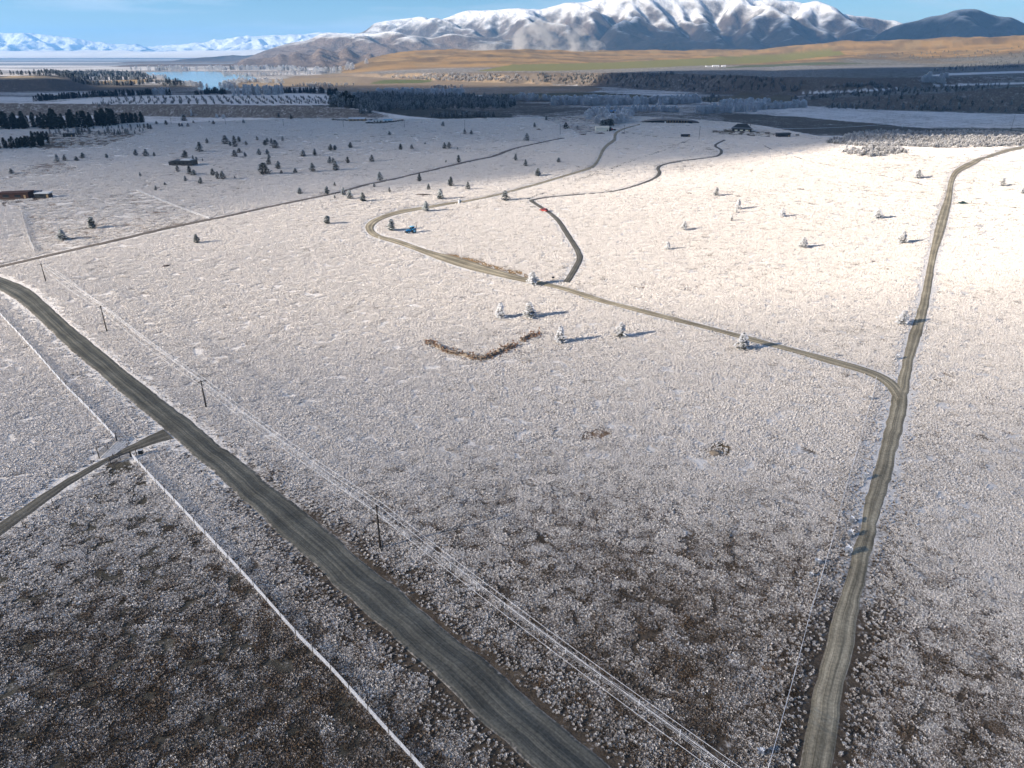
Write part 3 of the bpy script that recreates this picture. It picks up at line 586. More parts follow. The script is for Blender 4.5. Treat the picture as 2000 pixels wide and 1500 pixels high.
def slab(name, mat, X, Y, bot, top):
    """closed lens between two height fields on one grid; it thins to nothing at the rim"""
    ny, nx = X.shape; id_ = np.arange(nx*ny).reshape(ny, nx); q = np.stack([id_[:-1, :-1], id_[:-1, 1:], id_[1:, 1:], id_[1:, :-1]], -1).reshape(-1, 4)
    v = np.vstack([np.stack([X, Y, top], -1).reshape(-1, 3), np.stack([X, Y, bot], -1).reshape(-1, 3)]); f_ = np.vstack([q, q[:, ::-1]+nx*ny])
    rim = np.concatenate([id_[0, :], id_[1:, -1], id_[-1, -2::-1], id_[-2:0:-1, 0]]); r2 = np.roll(rim, -1)
    f_ = np.vstack([f_, np.stack([r2, rim, rim+nx*ny, r2+nx*ny], -1)])
    return mk(name, v, f_, mat, smooth=True)
volmat('haze_air', 3.8e-5, (0.22, 0.54, 1.0), 0.1)
hz = MB().box((-2000, 15500, 480), (52000, 37000, 1040)).build('haze', 'haze_air'); tag(hz, kind='stuff')
volmat('cloud_body', 0.0028, (1, 1, 1), 0.5)
def cloud(poly, label, tmax, base, soft, seed):
    """a flat cumulus bank; poly: where on the plain its shadow lies"""
    P = np.array(poly); off = -np.array((sun_dir.x, sun_dir.y))/sun_dir.z*base; P2 = P-off
    lo, hi = P2.min(0)-soft, P2.max(0)+soft; cs = max(12.0, soft/9); nx_ = int(min(160, (hi[0]-lo[0])/cs)); ny_ = int(min(160, (hi[1]-lo[1])/cs))
    X, Y = np.meshgrid(np.linspace(lo[0], hi[0], nx_), np.linspace(lo[1], hi[1], ny_))
    ins = inside(P2, X, Y); d = np.full(X.shape, 1e9); n = len(P2)
    for i in range(n):
        a, c = P2[i], P2[(i+1) % n]; ab = c-a; tt = np.clip(((X-a[0])*ab[0]+(Y-a[1])*ab[1])/(ab@ab), 0, 1)
        d = np.minimum(d, np.hypot(X-a[0]-tt*ab[0], Y-a[1]-tt*ab[1]))
    d = np.where(ins, d, -d)+soft*0.9*(fbm(X/380, Y/380, seed, 4)-0.5)
    th = tmax*sstep(-soft*0.5, soft, d)
    th[0, :] = th[-1, :] = 0; th[:, 0] = th[:, -1] = 0
    top = base+0.5+th*(0.75+0.6*ridged(X/300, Y/300, seed+1, 4)); bot = base-th*0.25*(fbm(X/200, Y/200, seed+2, 3))
    o = slab('cloud', 'cloud_body', X, Y, bot, top); tag(o, label, kind='stuff'); return o
shade = [hit2(-250,404), hit2(0,399), hit2(300,377), hit2(620,350), hit2(900,334), hit2(1120,312), hit2(1330,286), hit2(1520,256), hit2(1700,243), (1000,1150), (2300,1500), (3600,2600), (3300,3600), (1500,2900), (700,2500), (100,2300), (-500,2050), (-1300,2000), (-2600,2000), (-2400,700)]
cloud(shade, 'grey cloud bank high over the valley', 500, 1250, 210, 3)
rng_shade = [(600, 8200), (4500, 7600), (9500, 7600), (12500, 9500), (12000, 12600), (7500, 13000), (4000, 12500), (1800, 11800), (200, 10200)]
near_shade = [(-230,-60),(-220,90),(-150,150),(-85,124),(-20,92),(40,84),(85,90),(115,102),(175,108),(210,-40),(60,-140),(-100,-140)]
cloud(near_shade, 'unseen cloud added to dim the near paddock', 320, 1250, 110, 6)  # extra cloud out of view, put in only to darken the foreground
cloud(rng_shade, 'cloud bank over the foot of the snowy range', 400, 1500, 1500, 5)
# mist lying on the far plain and a wisp rising off the brown hill
volmat('fog_bank', 0.004, (1, 1, 1), 0.0)
X, Y = np.meshgrid(np.linspace(-15500, -3200, 110), np.linspace(15500, 19500, 26)); th = 130*(0.35+0.9*ridged(X/900, Y/1400, 2, 4))*sstep(0, 0.12, (X+15500)/12300)*sstep(1, 0.8, (X+15500)/12300)*np.sin(np.linspace(0, math.pi, 26))[:, None]**0.5; th[0] = th[-1] = 0; th[:, 0] = th[:, -1] = 0
tag(slab('mist', 'fog_bank', X, Y, np.full(X.shape, 12.0)-th*0.1, 12.2+th), 'low bank of white fog along the foot of the far snowy range', kind='stuff')
volmat('wisp', 0.024, (1, 1, 1), 0.3, (0.012, 0.49, 0.74))
g_ = random.Random(8); bm = bmesh.new()
for px, py, dist, w, h in [(1050,86,4800,170,120),(1075,70,4800,120,130),(1110,82,4900,150,110),(1010,96,4700,200,60),(960,100,4700,200,45),(1140,95,4900,150,60),(920,104,4600,150,30),(1080,98,4800,300,50)]:
    rx, ry, rz = ray(px, py); k = dist/math.hypot(rx, ry); M_ = Matrix.Translation((rx*k, ry*k, CAMH+rz*k)) @ Matrix.Diagonal((w, w*0.7, h, 1)); bmesh.ops.create_icosphere(bm, subdivisions=3, radius=1.0, matrix=M_)
me = bpy.data.meshes.new('mist'); bm.to_mesh(me); bm.free(); o = use('mist', me); rm = o.modifiers.new('merge', 'REMESH'); rm.mode = 'VOXEL'; rm.voxel_size = 22
me.materials.append(MATS['wisp']); tag(o, 'wisp of white mist rising in front of the snowy range', kind='stuff')

# ------------------------------------------------------------------ plants: leaf-sized faces with a 'rime' value each
def leafmesh(name, V, F, rime, mat):
    me = mk(name, np.array(V, float), np.array(F, int), mat, link=False)
    a_ = me.attributes.new('rime', 'FLOAT', 'POINT'); a_.data.foreach_set('value', np.array(rime, np.float32)); return me
def tuft(seed, n=26, rad_=0.26, h=0.34, mat='tussock', w=0.075, cx=0, cy=0, out=None):
    g = random.Random(seed); V, F, R = out if out else ([], [], [])
    for i in range(n):
        th = g.uniform(0, 2*math.pi); r0 = rad_*0.35*math.sqrt(g.random()); r1 = r0+rad_*g.uniform(0.25, 1.0); hh = h*g.uniform(0.55, 1.15)
        b0 = (cx+r0*math.cos(th), cy+r0*math.sin(th)); tw = th+math.pi/2+g.uniform(-0.7, 0.7); ww = w*g.uniform(0.6, 1.4)
        th2 = th+g.uniform(-0.4, 0.4); mx_, my_ = cx+(r0+r1)/2*math.cos(th2), cy+(r0+r1)/2*math.sin(th2)
        k = len(V); dx, dy = math.cos(tw)*ww, math.sin(tw)*ww
        V += [(b0[0]-dx*0.5, b0[1]-dy*0.5, -0.04), (b0[0]+dx*0.5, b0[1]+dy*0.5, -0.04), (mx_+dx, my_+dy, hh*0.72), (mx_-dx, my_-dy, hh*0.72), (cx+r1*math.cos(th2), cy+r1*math.sin(th2), hh*g.uniform(0.85, 1.1))]
        F += [(k, k+1, k+2), (k, k+2, k+3), (k+3, k+2, k+4)]; q = g.uniform(-0.15, 0.15); R += [0.0, 0.0, 0.62+q, 0.62+q, 0.95+q]
    return V, F, R
TUFT = [leafmesh('tuft', *tuft(i, n=34+4*i, h=0.26+0.05*i, w=0.035), 'tussock') for i in range(4)]
PATCH = []
for i in range(12):                                       # six with a mat of fallen blades, six of open tufts
    out = ([], [], []); g = random.Random(50+i)
    for k in range(52):
        rr = 1.3*math.sqrt(g.random()); th = g.uniform(0, 6.283); s = g.choice([0.2, 0.25, 0.3, 0.36, 0.42, 0.5, 0.62, 0.85])
        tuft(900+i*40+k, n=11, rad_=0.34*s, h=0.36*s**0.8, w=0.07*s, cx=rr*math.cos(th), cy=rr*math.sin(th), out=out)
    wind = g.uniform(0, 6.283); V, F, Rm = out
    for k in range(320 if i < 6 else 40):                                  # loose matted blades between the tufts
        rr = 1.35*math.sqrt(g.random()); th = g.uniform(0, 6.283); x0, y0 = rr*math.cos(th), rr*math.sin(th); d = wind+g.gauss(0, 0.8); l = g.uniform(0.1, 0.3); w = g.uniform(0.015, 0.035); hh = g.uniform(0.04, 0.2)
        q = len(V); sx, sy = -math.sin(d)*w, math.cos(d)*w; V += [(x0-sx, y0-sy, -0.02), (x0+sx, y0+sy, -0.02), (x0+math.cos(d)*l, y0+math.sin(d)*l, hh)]; F.append((q, q+1, q+2)); u = g.uniform(0.2, 0.95); Rm += [u*0.5, u*0.5, u]
    PATCH.append(leafmesh('patch', *out, 'tussock'))

def foliage(name, n, shape, leaf, mat, seed, droop=0.25, up=0.0, core=0.0):
    """n small leaf sprays through the volume of a crown of height 1; shape(t) -> crown radius at height t"""
    g = random.Random(seed); V, F, R = [], [], []
    for i in range(n):
        t = g.random()**0.9; rmax = shape(t); th = g.uniform(0, 2*math.pi); lump = 0.72+0.28*math.sin(3*th+seed+7*t)+g.uniform(-0.12, 0.12)
        q = math.sqrt(g.uniform(core, 1.0)); r = rmax*q*lump
        c = Vector((r*math.cos(th), r*math.sin(th), t)); d = Vector((math.cos(th), math.sin(th), up-droop*g.random())).normalized()
        s = Vector((-math.sin(th), math.cos(th), g.uniform(-0.5, 0.5))).normalized(); l = leaf*g.uniform(0.6, 1.4); w = l*g.uniform(0.35, 0.6)
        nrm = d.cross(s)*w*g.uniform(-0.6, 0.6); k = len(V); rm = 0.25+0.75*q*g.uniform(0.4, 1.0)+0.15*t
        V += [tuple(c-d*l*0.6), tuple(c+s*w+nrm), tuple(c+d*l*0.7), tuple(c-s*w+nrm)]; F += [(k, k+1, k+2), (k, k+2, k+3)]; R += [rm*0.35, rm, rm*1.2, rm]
    return leafmesh(name, V, F, R, mat)
def cone(t): return 0.36*(1-t)**0.75*(0.35+0.65*min(1, t/0.14))+0.012
def cone_low(t): return 0.34*(1-t**1.6)**0.9*(0.5+0.5*min(1, t/0.2))+0.012
def cone_slim(t): return 0.27*(1-t)**0.6*(0.3+0.7*min(1, t/0.22))*(0.8+0.35*math.sin(t*21)**2)+0.012
def pine(t): return 0.33*math.sqrt(max(0, 1-((t-0.5)/0.52)**2))*(1.15-0.5*t)
def dome(t): return 0.55*math.sqrt(max(0, 1-t*t))+0.03
def column(t): return 0.2*math.sqrt(max(0.0, 1-((t-0.45)/0.56)**2))
def fan(t): return 0.16+0.42*t*(1.25-0.55*t)
CROWN = {
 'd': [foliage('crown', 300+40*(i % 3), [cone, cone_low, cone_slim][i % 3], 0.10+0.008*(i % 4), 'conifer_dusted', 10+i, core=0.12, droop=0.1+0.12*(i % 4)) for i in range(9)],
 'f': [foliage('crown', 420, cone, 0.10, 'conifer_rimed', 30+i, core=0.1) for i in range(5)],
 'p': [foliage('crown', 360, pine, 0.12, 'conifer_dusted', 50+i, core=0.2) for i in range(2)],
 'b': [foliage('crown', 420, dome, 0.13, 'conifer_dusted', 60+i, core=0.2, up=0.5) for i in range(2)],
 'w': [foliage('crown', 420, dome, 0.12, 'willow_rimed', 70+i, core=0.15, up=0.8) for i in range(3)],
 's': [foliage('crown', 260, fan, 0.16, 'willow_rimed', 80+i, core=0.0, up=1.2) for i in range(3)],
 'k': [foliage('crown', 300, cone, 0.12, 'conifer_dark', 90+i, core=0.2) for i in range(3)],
}
tr = MB().tube((0, 0, -0.05), (0, 0, 0.5), 0.022, 0.014).tube((0, 0, 0.5), (0.005, 0.004, 0.93), 0.014, 0.003)
for i in range(7):
    th = i*2.4; z = 0.22+0.085*i; tr.tube((0, 0, z), (0.12*(1-z)*math.cos(th)*1.4, 0.12*(1-z)*math.sin(th)*1.4, z-0.02), 0.007, 0.002, k=4)
TRUNK = tr.mesh('trunk', 'bark')
bt = MB()
for i in range(6):
    th = i*1.05; bt.tube((0.02*math.cos(th), 0.02*math.sin(th), -0.05), (0.3*math.cos(th), 0.3*math.sin(th), 0.55+0.06*i), 0.02, 0.006, k=4)
BUSHTRUNK = bt.mesh('stems', 'bark')

def ordinal(n):
    w = ['', 'first', 'second', 'third', 'fourth', 'fifth', 'sixth', 'seventh', 'eighth', 'ninth', 'tenth', 'eleventh', 'twelfth']
    if n < len(w): return w[n]
    return f"{n}{'th' if 10 <= n % 100 <= 20 else {1:'st',2:'nd',3:'rd'}.get(n % 10,'th')}"
NAMES = {'d': ('conifer_tree', 'conifer', 'frost-dusted conifer'), 'f': ('conifer_tree', 'conifer', 'white rimed conifer'), 'p': ('pine_tree', 'pine', 'rounded dark pine'), 'b': ('bush', 'bush', 'dark spreading bush'), 'w': ('willow_tree', 'willow', 'white rimed willow'), 's': ('shrub', 'shrub', 'white rimed shrub'), 'k': ('conifer_tree', 'conifer', 'dark conifer')}
def tree(x, y, hpx, kind, label, group, wide=1.0, stamp_r=0.0):
    X, Y, Z, r = hit(x, y); h = max(0.6, top_height(x, y, hpx, r, Z)); nm, cat, _ = NAMES[kind]
    e = empty(nm, (X, Y, Z-0.02*h), random.uniform(0, 6.28)); tag(e, label, cat, group); e.rotation_euler = (random.gauss(0, 0.03), random.gauss(0, 0.03), e.rotation_euler[2])
    lift = 0.06 if kind in 'dfk' else (0.1 if kind == 'p' else 0.0)
    wd = wide*random.uniform(0.95, 1.2)*(1.15 if kind == 'd' else 1.0)
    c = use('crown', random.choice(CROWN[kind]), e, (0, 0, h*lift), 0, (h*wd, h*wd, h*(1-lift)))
    if kind in 'bws': use('stems', BUSHTRUNK, e, scale=(h, h, h))
    else: use('trunk', TRUNK, e, scale=(h*1.1, h*1.1, h))
    return e
CL = [  # where, group, [(x, base y, height px, kind[, width])]
 ('in the scattered front group below the farm road', 'rimed conifers in the sunlit field', [(977,622,31,'f',1.2),(1034,621,31,'f',1.2),(1095,670,33,'f',1.2),(1212,659,29,'f',1.2)]),
 ('beside the farm road', 'rimed conifers beside the farm road', [(1040,556,26,'f',1.5),(1450,684,34,'f',1.3),(1763,634,28,'f',1.4)]),
 ('in the sunlit field left of the long right-hand road', 'rimed conifers in the far right field', [(1304,488,17,'f',1.1),(1336,450,18,'f',1.3),(1399,383,17,'f',1.3),(1441,409,21,'f',1.1),(1438,416,12,'f'),(1429,432,12,'f'),(1528,424,18,'f',1.4),(1568,484,21,'f',1.4),(1714,427,20,'f',1.5),(1762,475,24,'f',1.4),(1793,349,18,'f',1.6),(1652,298,17,'f',1.3)]),
 ('in the field right of the long right-hand road', 'rimed conifers right of the road', [(1958,364,17,'f',1.4),(1997,379,13,'f',1.4)]),
 ('near the hairpin bend of the farm road', 'conifers around the farm road bend', [(765,451,23,'d',1.2),(832.5,413,20,'d',1.1),(987,392,20,'d',1.4),(639.5,438,17,'p',1.3),(860,389,20,'d',1.0),(709.5,394,18,'d',1.2),(683,389,19,'d',1.2),(671,382,16,'d',1.1),(654,388,7,'d'),(639,379,15,'d',1.2),(654,364,9,'d'),(586,379.5,13,'d',1.3),(761,376,10,'d'),(837,371,12.5,'d'),(914,370.5,15.5,'d')]),
 ('along the straight dark track', 'conifers along the dark track', [(742.5,353,17.5,'d',1.1),(731,366,10,'d'),(819,355,16,'d',1.2),(880.5,364,19,'d',1.1),(896,317.5,15,'d',1.1),(871,318,5.5,'d'),(1007,314,14,'d',1.2),(1027,325,14,'d'),(1091,317.5,10,'d',1.3),(1050,344,15.5,'d',1.5)]),
 ('in the tan paddock at the left', 'conifers in the tan paddock', [(181,446,23,'d',1.2),(123,469,21,'d',1.3)]),
 ('below the straight dark track at the left', '', [(385,475,18,'d',1.3)]),
 ('in the row at the far left of the shaded field', 'conifers in the left row', [(23,339.5,11,'d',1.4),(112,316,15,'d',1.2),(127,314.5,12,'d',1.3),(150,315,10,'d',1.4),(162,310,12,'d',1.4),(209,309,9,'d',1.4),(265.5,304.5,13,'d',1.2),(285.5,305,14.5,'d',1.3),(302,305.5,8.5,'d',1.5)]),
 ('around the dark flat-roofed house', 'conifers around the dark house', [(362.5,309,15,'d',1.5),(391,297,20,'d',1.3),(377.5,313,9.5,'d',1.2),(384,313,7,'d',1.4),(396,315,6,'d'),(348,336,14,'d',1.2),(371,340.5,18,'d',1.1),(379,343,12,'d',1.7),(362.5,354.5,11.5,'d',1.3),(392.5,359,13,'d',1.3),(416,343,14,'d',1.4),(426,350.5,16,'d',1.2),(435,350.5,17,'d',1.3),(459,349,5,'d',1.4),(274.5,345,9,'d'),(305,372.5,10,'d'),(322.5,362,6,'d',1.5)]),
 ('in the loose stand behind the dark house', 'conifers behind the dark house', [(404.5,280,10.5,'d',1.3),(441,282,18,'d',1.4),(450,285.5,10,'d',1.2),(459.5,287.5,23,'d',1.1),(467.5,277.5,12,'d',1.3),(481,284,9,'d',1.2),(459,307,14.5,'d',1.5),(467.5,299,10,'d',1.6),(479,306,9,'d',1.3)]),
 ('in the middle of the shaded slope', 'conifers on the shaded slope', [(502.5,274.5,9,'d',1.3),(522.5,278.7,10,'d',1.3),(518,283.7,11,'d',1.5),(530.5,280,10,'d'),(537.5,290,17,'d',1.5),(552.5,276,10,'d',1.3),(506,303,13,'d',1.2),(522,302,11,'d',1.2),(526,310,10,'d',1.4),(526,322,14,'d',1.6),(544,330,15.5,'d',1.3),(517,340.5,23,'b',1.0),(550,339.5,7.5,'d',1.4),(577.5,338,10,'d',1.5),(592.5,305.5,13,'d',1.3),(615,304.5,14.5,'d',1.1),(611,336,18,'d',1.3),(646,294,12.5,'d',1.4),(654.5,293.5,10.5,'d',1.5),(644,320,15,'d'),(651,318,10,'d',1.4),(656,333,19,'d',1.5),(679.5,319,13,'d',1.3),(684.5,289.5,12,'d',1.4),(726,316,14,'d',1.3)]),
 ('on the right of the shaded slope', 'conifers on the right of the shaded slope', [(782.5,292.5,12,'d',1.5),(804.5,292,10,'d',1.5),(830.5,282.5,5,'d',1.5),(761,264.5,9,'d',1.3),(868,291,12.5,'d',1.5),(877.5,291,14,'d',1.5),(894,293,6,'d',1.4),(908,262.5,11,'d',1.2),(920.5,263,9,'d',1.4),(865,247,10,'d',1.3)]),
 ('between the shaded slope and the cream shed', 'conifers near the cream shed', [(1029.5,275.5,15.5,'d',1.3),(1044,249,10,'d',1.3),(1067,235,10,'d',1.3),(1105,252,13,'k',1.7),(1128,251,6.5,'d',1.6)]),
 ('on the flat below the grey terrace bank', 'small conifers below the terrace bank', [(306,243,7,'d',1.5),(325,244.5,10,'d',1.4),(290,252.5,12,'d',1.2),(295,253,10,'d',1.2),(351,247.5,8,'d',1.4),(356,247.5,7,'d',1.4),(367.5,248,8,'d',1.4),(378,241,6,'d',1.4),(417.5,243,8,'d',1.3),(409,239,4,'d',1.6),(476,241,9,'d',1.3),(360,236,12,'b',1.0),(374,226,12,'w',0.5),(545,229,9,'d',1.3),(569,233,10,'d',1.2),(424,231,9,'w',0.8),(437,232,9,'w',1.1)]),
]
for where, group, L in CL:
    L = sorted(L, key=lambda q: q[0]); cnt = {}
    tot = {}
    for q in L: tot[q[3]] = tot.get(q[3], 0)+1
    for q in L:
        k = q[3]; cnt[k] = cnt.get(k, 0)+1; d = NAMES[k][2]
        lab = f"{d} {where}" if tot[k] == 1 else f"{d} {where}, {ordinal(cnt[k])} from left"
        tree(q[0], q[1], q[2], k, lab, group if len(L) > 1 else None, q[4] if len(q) > 4 else 1.0)
SH = [(1688,937,13,'beside the right-hand road, farthest of the four roadside shrubs'),(1663,1023,13,'beside the right-hand road, second farthest of four'),(1660,1049,13,'beside the right-hand road, second nearest of four'),(1656,1084,16,'beside the right-hand road, nearest of the four roadside shrubs'),(1596,1103,11,'just left of the thin right-hand fence, farther of two'),(1583,1128,9,'just left of the thin right-hand fence, nearer of two'),(1632,697,7,'on the verge of the farm road near the junction'),(1751,702,9,'on the verge just above the road junction'),(1699,782,8,'on the verge inside the junction curve'),(1484,1476,14,'at the bottom edge left of the fence')]
for x, y, h, w in SH: tree(x, y, h, 's', f'white rimed shrub {w}', 'white shrubs along the right-hand road', 1.0)

# ------------------------------------------------------------------ scattering of what nobody could count
def scatter(name, label, meshes, pts, scl, idx, rimed=None, rot=None):
    n = len(pts); me = bpy.data.meshes.new(name); me.vertices.add(n); me.vertices.foreach_set('co', np.asarray(pts, np.float32).ravel())
    for k, v, ty in (('size', scl, 'FLOAT'), ('turn', rot if rot is not None else RNG.uniform(0, 6.283, n), 'FLOAT'), ('pick', idx, 'INT'), ('rimed', rimed if rimed is not None else np.zeros(n), 'FLOAT')):
        a_ = me.attributes.new(k, ty, 'POINT'); a_.data.foreach_set('value', np.asarray(v, np.int32 if ty == 'INT' else np.float32))
    o = bpy.data.objects.new(name, me); COL.objects.link(o); tag(o, label, kind='stuff')
    for x in meshes: me.materials.append(x.materials[0])
    g = bpy.data.node_groups.new(name+'_scatter', 'GeometryNodeTree'); g.interface.new_socket('Geometry', in_out='INPUT', socket_type='NodeSocketGeometry'); g.interface.new_socket('Geometry', in_out='OUTPUT', socket_type='NodeSocketGeometry')
    N = g.nodes; gi = N.new('NodeGroupInput'); go = N.new('NodeGroupOutput'); ip = N.new('GeometryNodeInstanceOnPoints'); ip.inputs['Pick Instance'].default_value = True
    J = N.new('GeometryNodeJoinGeometry')
    for x in reversed(meshes):
        src = bpy.data.objects.new(x.name+'_source', x)          # kept out of the scene: only its mesh is read
        oi = N.new('GeometryNodeObjectInfo'); oi.inputs['Object'].default_value = src; gt = N.new('GeometryNodeGeometryToInstance')
        g.links.new(oi.outputs['Geometry'], gt.inputs[0]); g.links.new(gt.outputs[0], J.inputs[0])
    def attr(nm, ty):
        a_ = N.new('GeometryNodeInputNamedAttribute'); a_.data_type = ty; a_.inputs['Name'].default_value = nm; return a_.outputs[0]
    cx = N.new('ShaderNodeCombineXYZ'); g.links.new(attr('turn', 'FLOAT'), cx.inputs['Z'])
    g.links.new(gi.outputs[0], ip.inputs['Points']); g.links.new(J.outputs[0], ip.inputs['Instance']); g.links.new(attr('pick', 'INT'), ip.inputs['Instance Index'])
    g.links.new(cx.outputs[0], ip.inputs['Rotation']); g.links.new(attr('size', 'FLOAT'), ip.inputs['Scale']); g.links.new(ip.outputs[0], go.inputs[0])
    md = o.modifiers.new('scatter', 'NODES'); md.node_group = g
    return o
def ringpts(r0, r1, dens, half=None):
    half = half or (rad(64) if r1 <= 130 else rad(50) if r1 <= 260 else rad(43))
    n = int(dens*half*(r1*r1-r0*r0)); r = np.sqrt(RNG.uniform(r0*r0, r1*r1, n)); a = RNG.uniform(-half, half, n); return r*np.sin(a), r*np.cos(a)
def dil(M, k):
    c = np.cumsum(np.pad(M.astype(np.int32), ((k+1, k), (0, 0))), 0); M2 = c[2*k+1:]-c[:-2*k-1] > 0
    c = np.cumsum(np.pad(M2.astype(np.int32), ((0, 0), (k+1, k))), 1); return c[:, 2*k+1:]-c[:, :-2*k-1] > 0
for x_, y_, rr_ in [(212,882,2.2),(202,890,2.0),(222,872,2.0),(236,902,2.4),(357,320,12),(25,384,12),(85,384,7),(1178,254,9),(803,452,3)]:
    X, Y, _, _ = hit(x_, y_); th = RNG.uniform(0, 6.28, 9000); q = rr_*np.sqrt(RNG.random(9000)); stamp(X+q*np.cos(th), Y+q*np.sin(th))
FAR = dil(MASK, 3)
def look(M, x, y):
    i = np.clip(((x-MX0)/MRES).astype(int), 0, M.shape[0]-1); j = np.clip(((y-MY0)/MRES).astype(int), 0, M.shape[1]-1); return M[i, j]
def plateau(x, y):
    a = np.arctan2(x, y); r = np.hypot(x, y); return (r < np.interp(a, DA, DR)-6) & (r < np.interp(a, LA, LR, right=1e9)+2)
TAN = [poly_world(p, 4) for p, c, f_ in ZONES if p[0] in ((1128,850),(1362,884),(1500,852),(860,500),(0,402),(0,350),(0,398),(0,288),(1375,257),(1060,232))]
LEFTP = poly_world([(-120,1120),(0,1060),(100,1000),(215,912),(258,892),(420,1068),(640,1304),(850,1530),(-400,1600)], 4)
px_, py_, sc_, ix_, rm_ = [], [], [], [], []
for r0, r1, dens, s0, s1_ in [(42, 130, 0.95, 0.5, 1.05), (130, 230, 0.62, 0.65, 1.3), (230, 380, 0.48, 0.8, 1.45), (380, 620, 0.28, 0.95, 1.8), (620, 1010, 0.11, 1.1, 2.3)]:
    x, y = ringpts(r0, r1, dens); cov = fbm(x/26, y/26, 4, 4)
    k = plateau(x, y) & ~look(FAR, x, y) & (RNG.random(len(x)) < 0.9+0.6*(cov-0.3)+0.6*(fbm(x/4, y/6, 2, 3)-0.5)+0.2*(r0 > 100))
    for P in TAN: k &= ~(inside(P, x, y) & (RNG.random(len(x)) < 0.72))
    x, y, cov = x[k], y[k], cov[k]; n = len(x)
    px_.append(x); py_.append(y); sc_.append(RNG.uniform(s0, s1_, n)); ix_.append(RNG.integers(0, 6, n) if r0 < 100 else RNG.integers(3, 12, n))
    rm_.append(0.45*(fbm(x/45, y/45, 6, 4)-0.5)+RNG.normal(0, 0.14, n)-0.06+0.64*sstep(62, 158, np.hypot(x, y))-0.20*inside(LEFTP, x, y))  # rime ramp by distance paints the same dark foreground into the tussock
x, y = np.concatenate(px_), np.concatenate(py_)
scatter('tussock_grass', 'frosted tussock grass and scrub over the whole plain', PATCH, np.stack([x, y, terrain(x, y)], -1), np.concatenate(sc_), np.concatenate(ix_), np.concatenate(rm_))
px_, py_ = [], []
for r0, r1, dens in [(42, 130, 4.0), (130, 260, 2.5), (260, 700, 0.8)]:
    x, y = ringpts(r0, r1, dens); k = look(dil(MASK, 8), x, y) & ~look(MASK, x, y); px_.append(x[k]); py_.append(y[k])
x, y = np.concatenate(px_), np.concatenate(py_); n = len(x)
scatter('verge_grass', 'frosted grass tufts along the edges of the roads', TUFT, np.stack([x, y, terrain(x, y)], -1), RNG.uniform(0.35, 1.05, n), RNG.integers(0, 4, n), RNG.normal(0.1, 0.16, n)+0.35*sstep(75, 230, np.hypot(x, y)))  # rime thins toward the camera here too, matching the darkened field

def inpoly(pts, n, nn=4):
    P = poly_world(pts, nn); lo, hi = P.min(0), P.max(0); out = np.zeros((0, 2))
    while len(out) < n:
        q = RNG.uniform(lo, hi, (n*3, 2)); out = np.vstack([out, q[inside(P, q[:, 0], q[:, 1])]])
    return out[:n]
def wood(name, label, xy, meshes, h0, h1, cluster=None):
    xy = np.asarray(xy); n = len(xy); z = terrain(xy[:, 0], xy[:, 1]); return scatter(name, label, meshes, np.stack([xy[:, 0], xy[:, 1], z-0.3], -1), RNG.uniform(h0, h1, n), RNG.integers(0, len(meshes), n))
def alongpx(pts, n, jx=0.0, jy=0.0):
    P = np.array(H(pts)); P = catmull(P, 200); k = np.clip(np.linspace(0, 199, n)+RNG.normal(0, 60/n, n), 0, 199).astype(int); return P[k]+np.stack([RNG.normal(0, jx, n), RNG.normal(0, jy, n)], -1)
GY_ = [foliage('crown', 260, cone, 0.13, 'conifer_grey', 400+i, core=0.15) for i in range(4)]
DK, DU, WI, SB = CROWN['k'], CROWN['d'], CROWN['w'], [foliage('crown', 160, dome, 0.2, 'scrub_rimed', 200+i, up=0.6) for i in range(3)]
DKB = [foliage('crown', 500, column, 0.085, 'conifer_dark', 120+i, core=0.1) for i in range(4)]
wood('shelterbelt', 'tall black pine belt on the left of the shaded plain', np.vstack([alongpx([(-60,253),(0,251),(60,250),(104,249)], 60, 5, 9), alongpx([(112,249),(170,247),(228,243)], 52, 5, 10)]), DKB+DK, 9, 19)
wood('shelterbelt', 'lower dark hedge at the right end of the black pine belt', alongpx([(236,242),(255,240),(278,239)], 26, 2, 3), DKB, 7, 13)
wood('hedgerow', 'dark hedge of bushes on the far left edge', np.vstack([alongpx([(-40,291),(0,290),(30,289),(52,287),(75,284),(88,282)], 44, 2, 3), alongpx([(62,276),(88,274)], 12, 3, 4)]), DKB, 6, 10)
wood('scrubland', 'young frosted trees scattered in front of the black pine belt', inpoly([(60,266),(110,256),(240,246),(300,250),(270,262),(150,268)], 90), CROWN['d']+CROWN['w'][:1], 2.5, 5.5)
wood('plantation', 'dark plantation forest on the valley floor', np.vstack([inpoly([(690,226),(640,205),(655,190),(700,186),(1000,193),(1008,204),(1000,212),(860,213),(760,216)], 1500), inpoly([(640,207),(700,190),(760,200),(860,214),(780,216),(690,208)], 200)]), GY_, 6, 13)
wood('plantation', 'low row of frosted young trees before the dark plantation', np.vstack([alongpx([(850,229),(900,228.5),(960,228)], 60, 3, 8)]), DU, 6, 9)
rows = []
for i in range(30):
    x0 = 205+i*15; sw = -14+i*1.2
    P = catmull([hit2(x0+sw*1.5, 203.0), hit2(x0+sw*0.2, 197), hit2(x0-6, 190)], 22); rows.append(P+RNG.normal(0, 1.2, P.shape))
wood('shelter_rows', 'parallel rows of young dark trees on the upper terrace', np.vstack(rows), DU, 2.2, 4.2)
wood('shelterbelt', 'dark conifer belt along the back of the upper terrace', np.vstack([alongpx([(80,197),(140,192),(220,188),(298,185)], 150, 6, 10), alongpx([(335,186),(400,184),(440,184)], 50, 5, 10), alongpx([(545,182),(600,181),(660,183)], 70, 5, 10), alongpx([(645,186),(672,200),(690,206)], 70, 5, 8)]), DK, 7, 15)
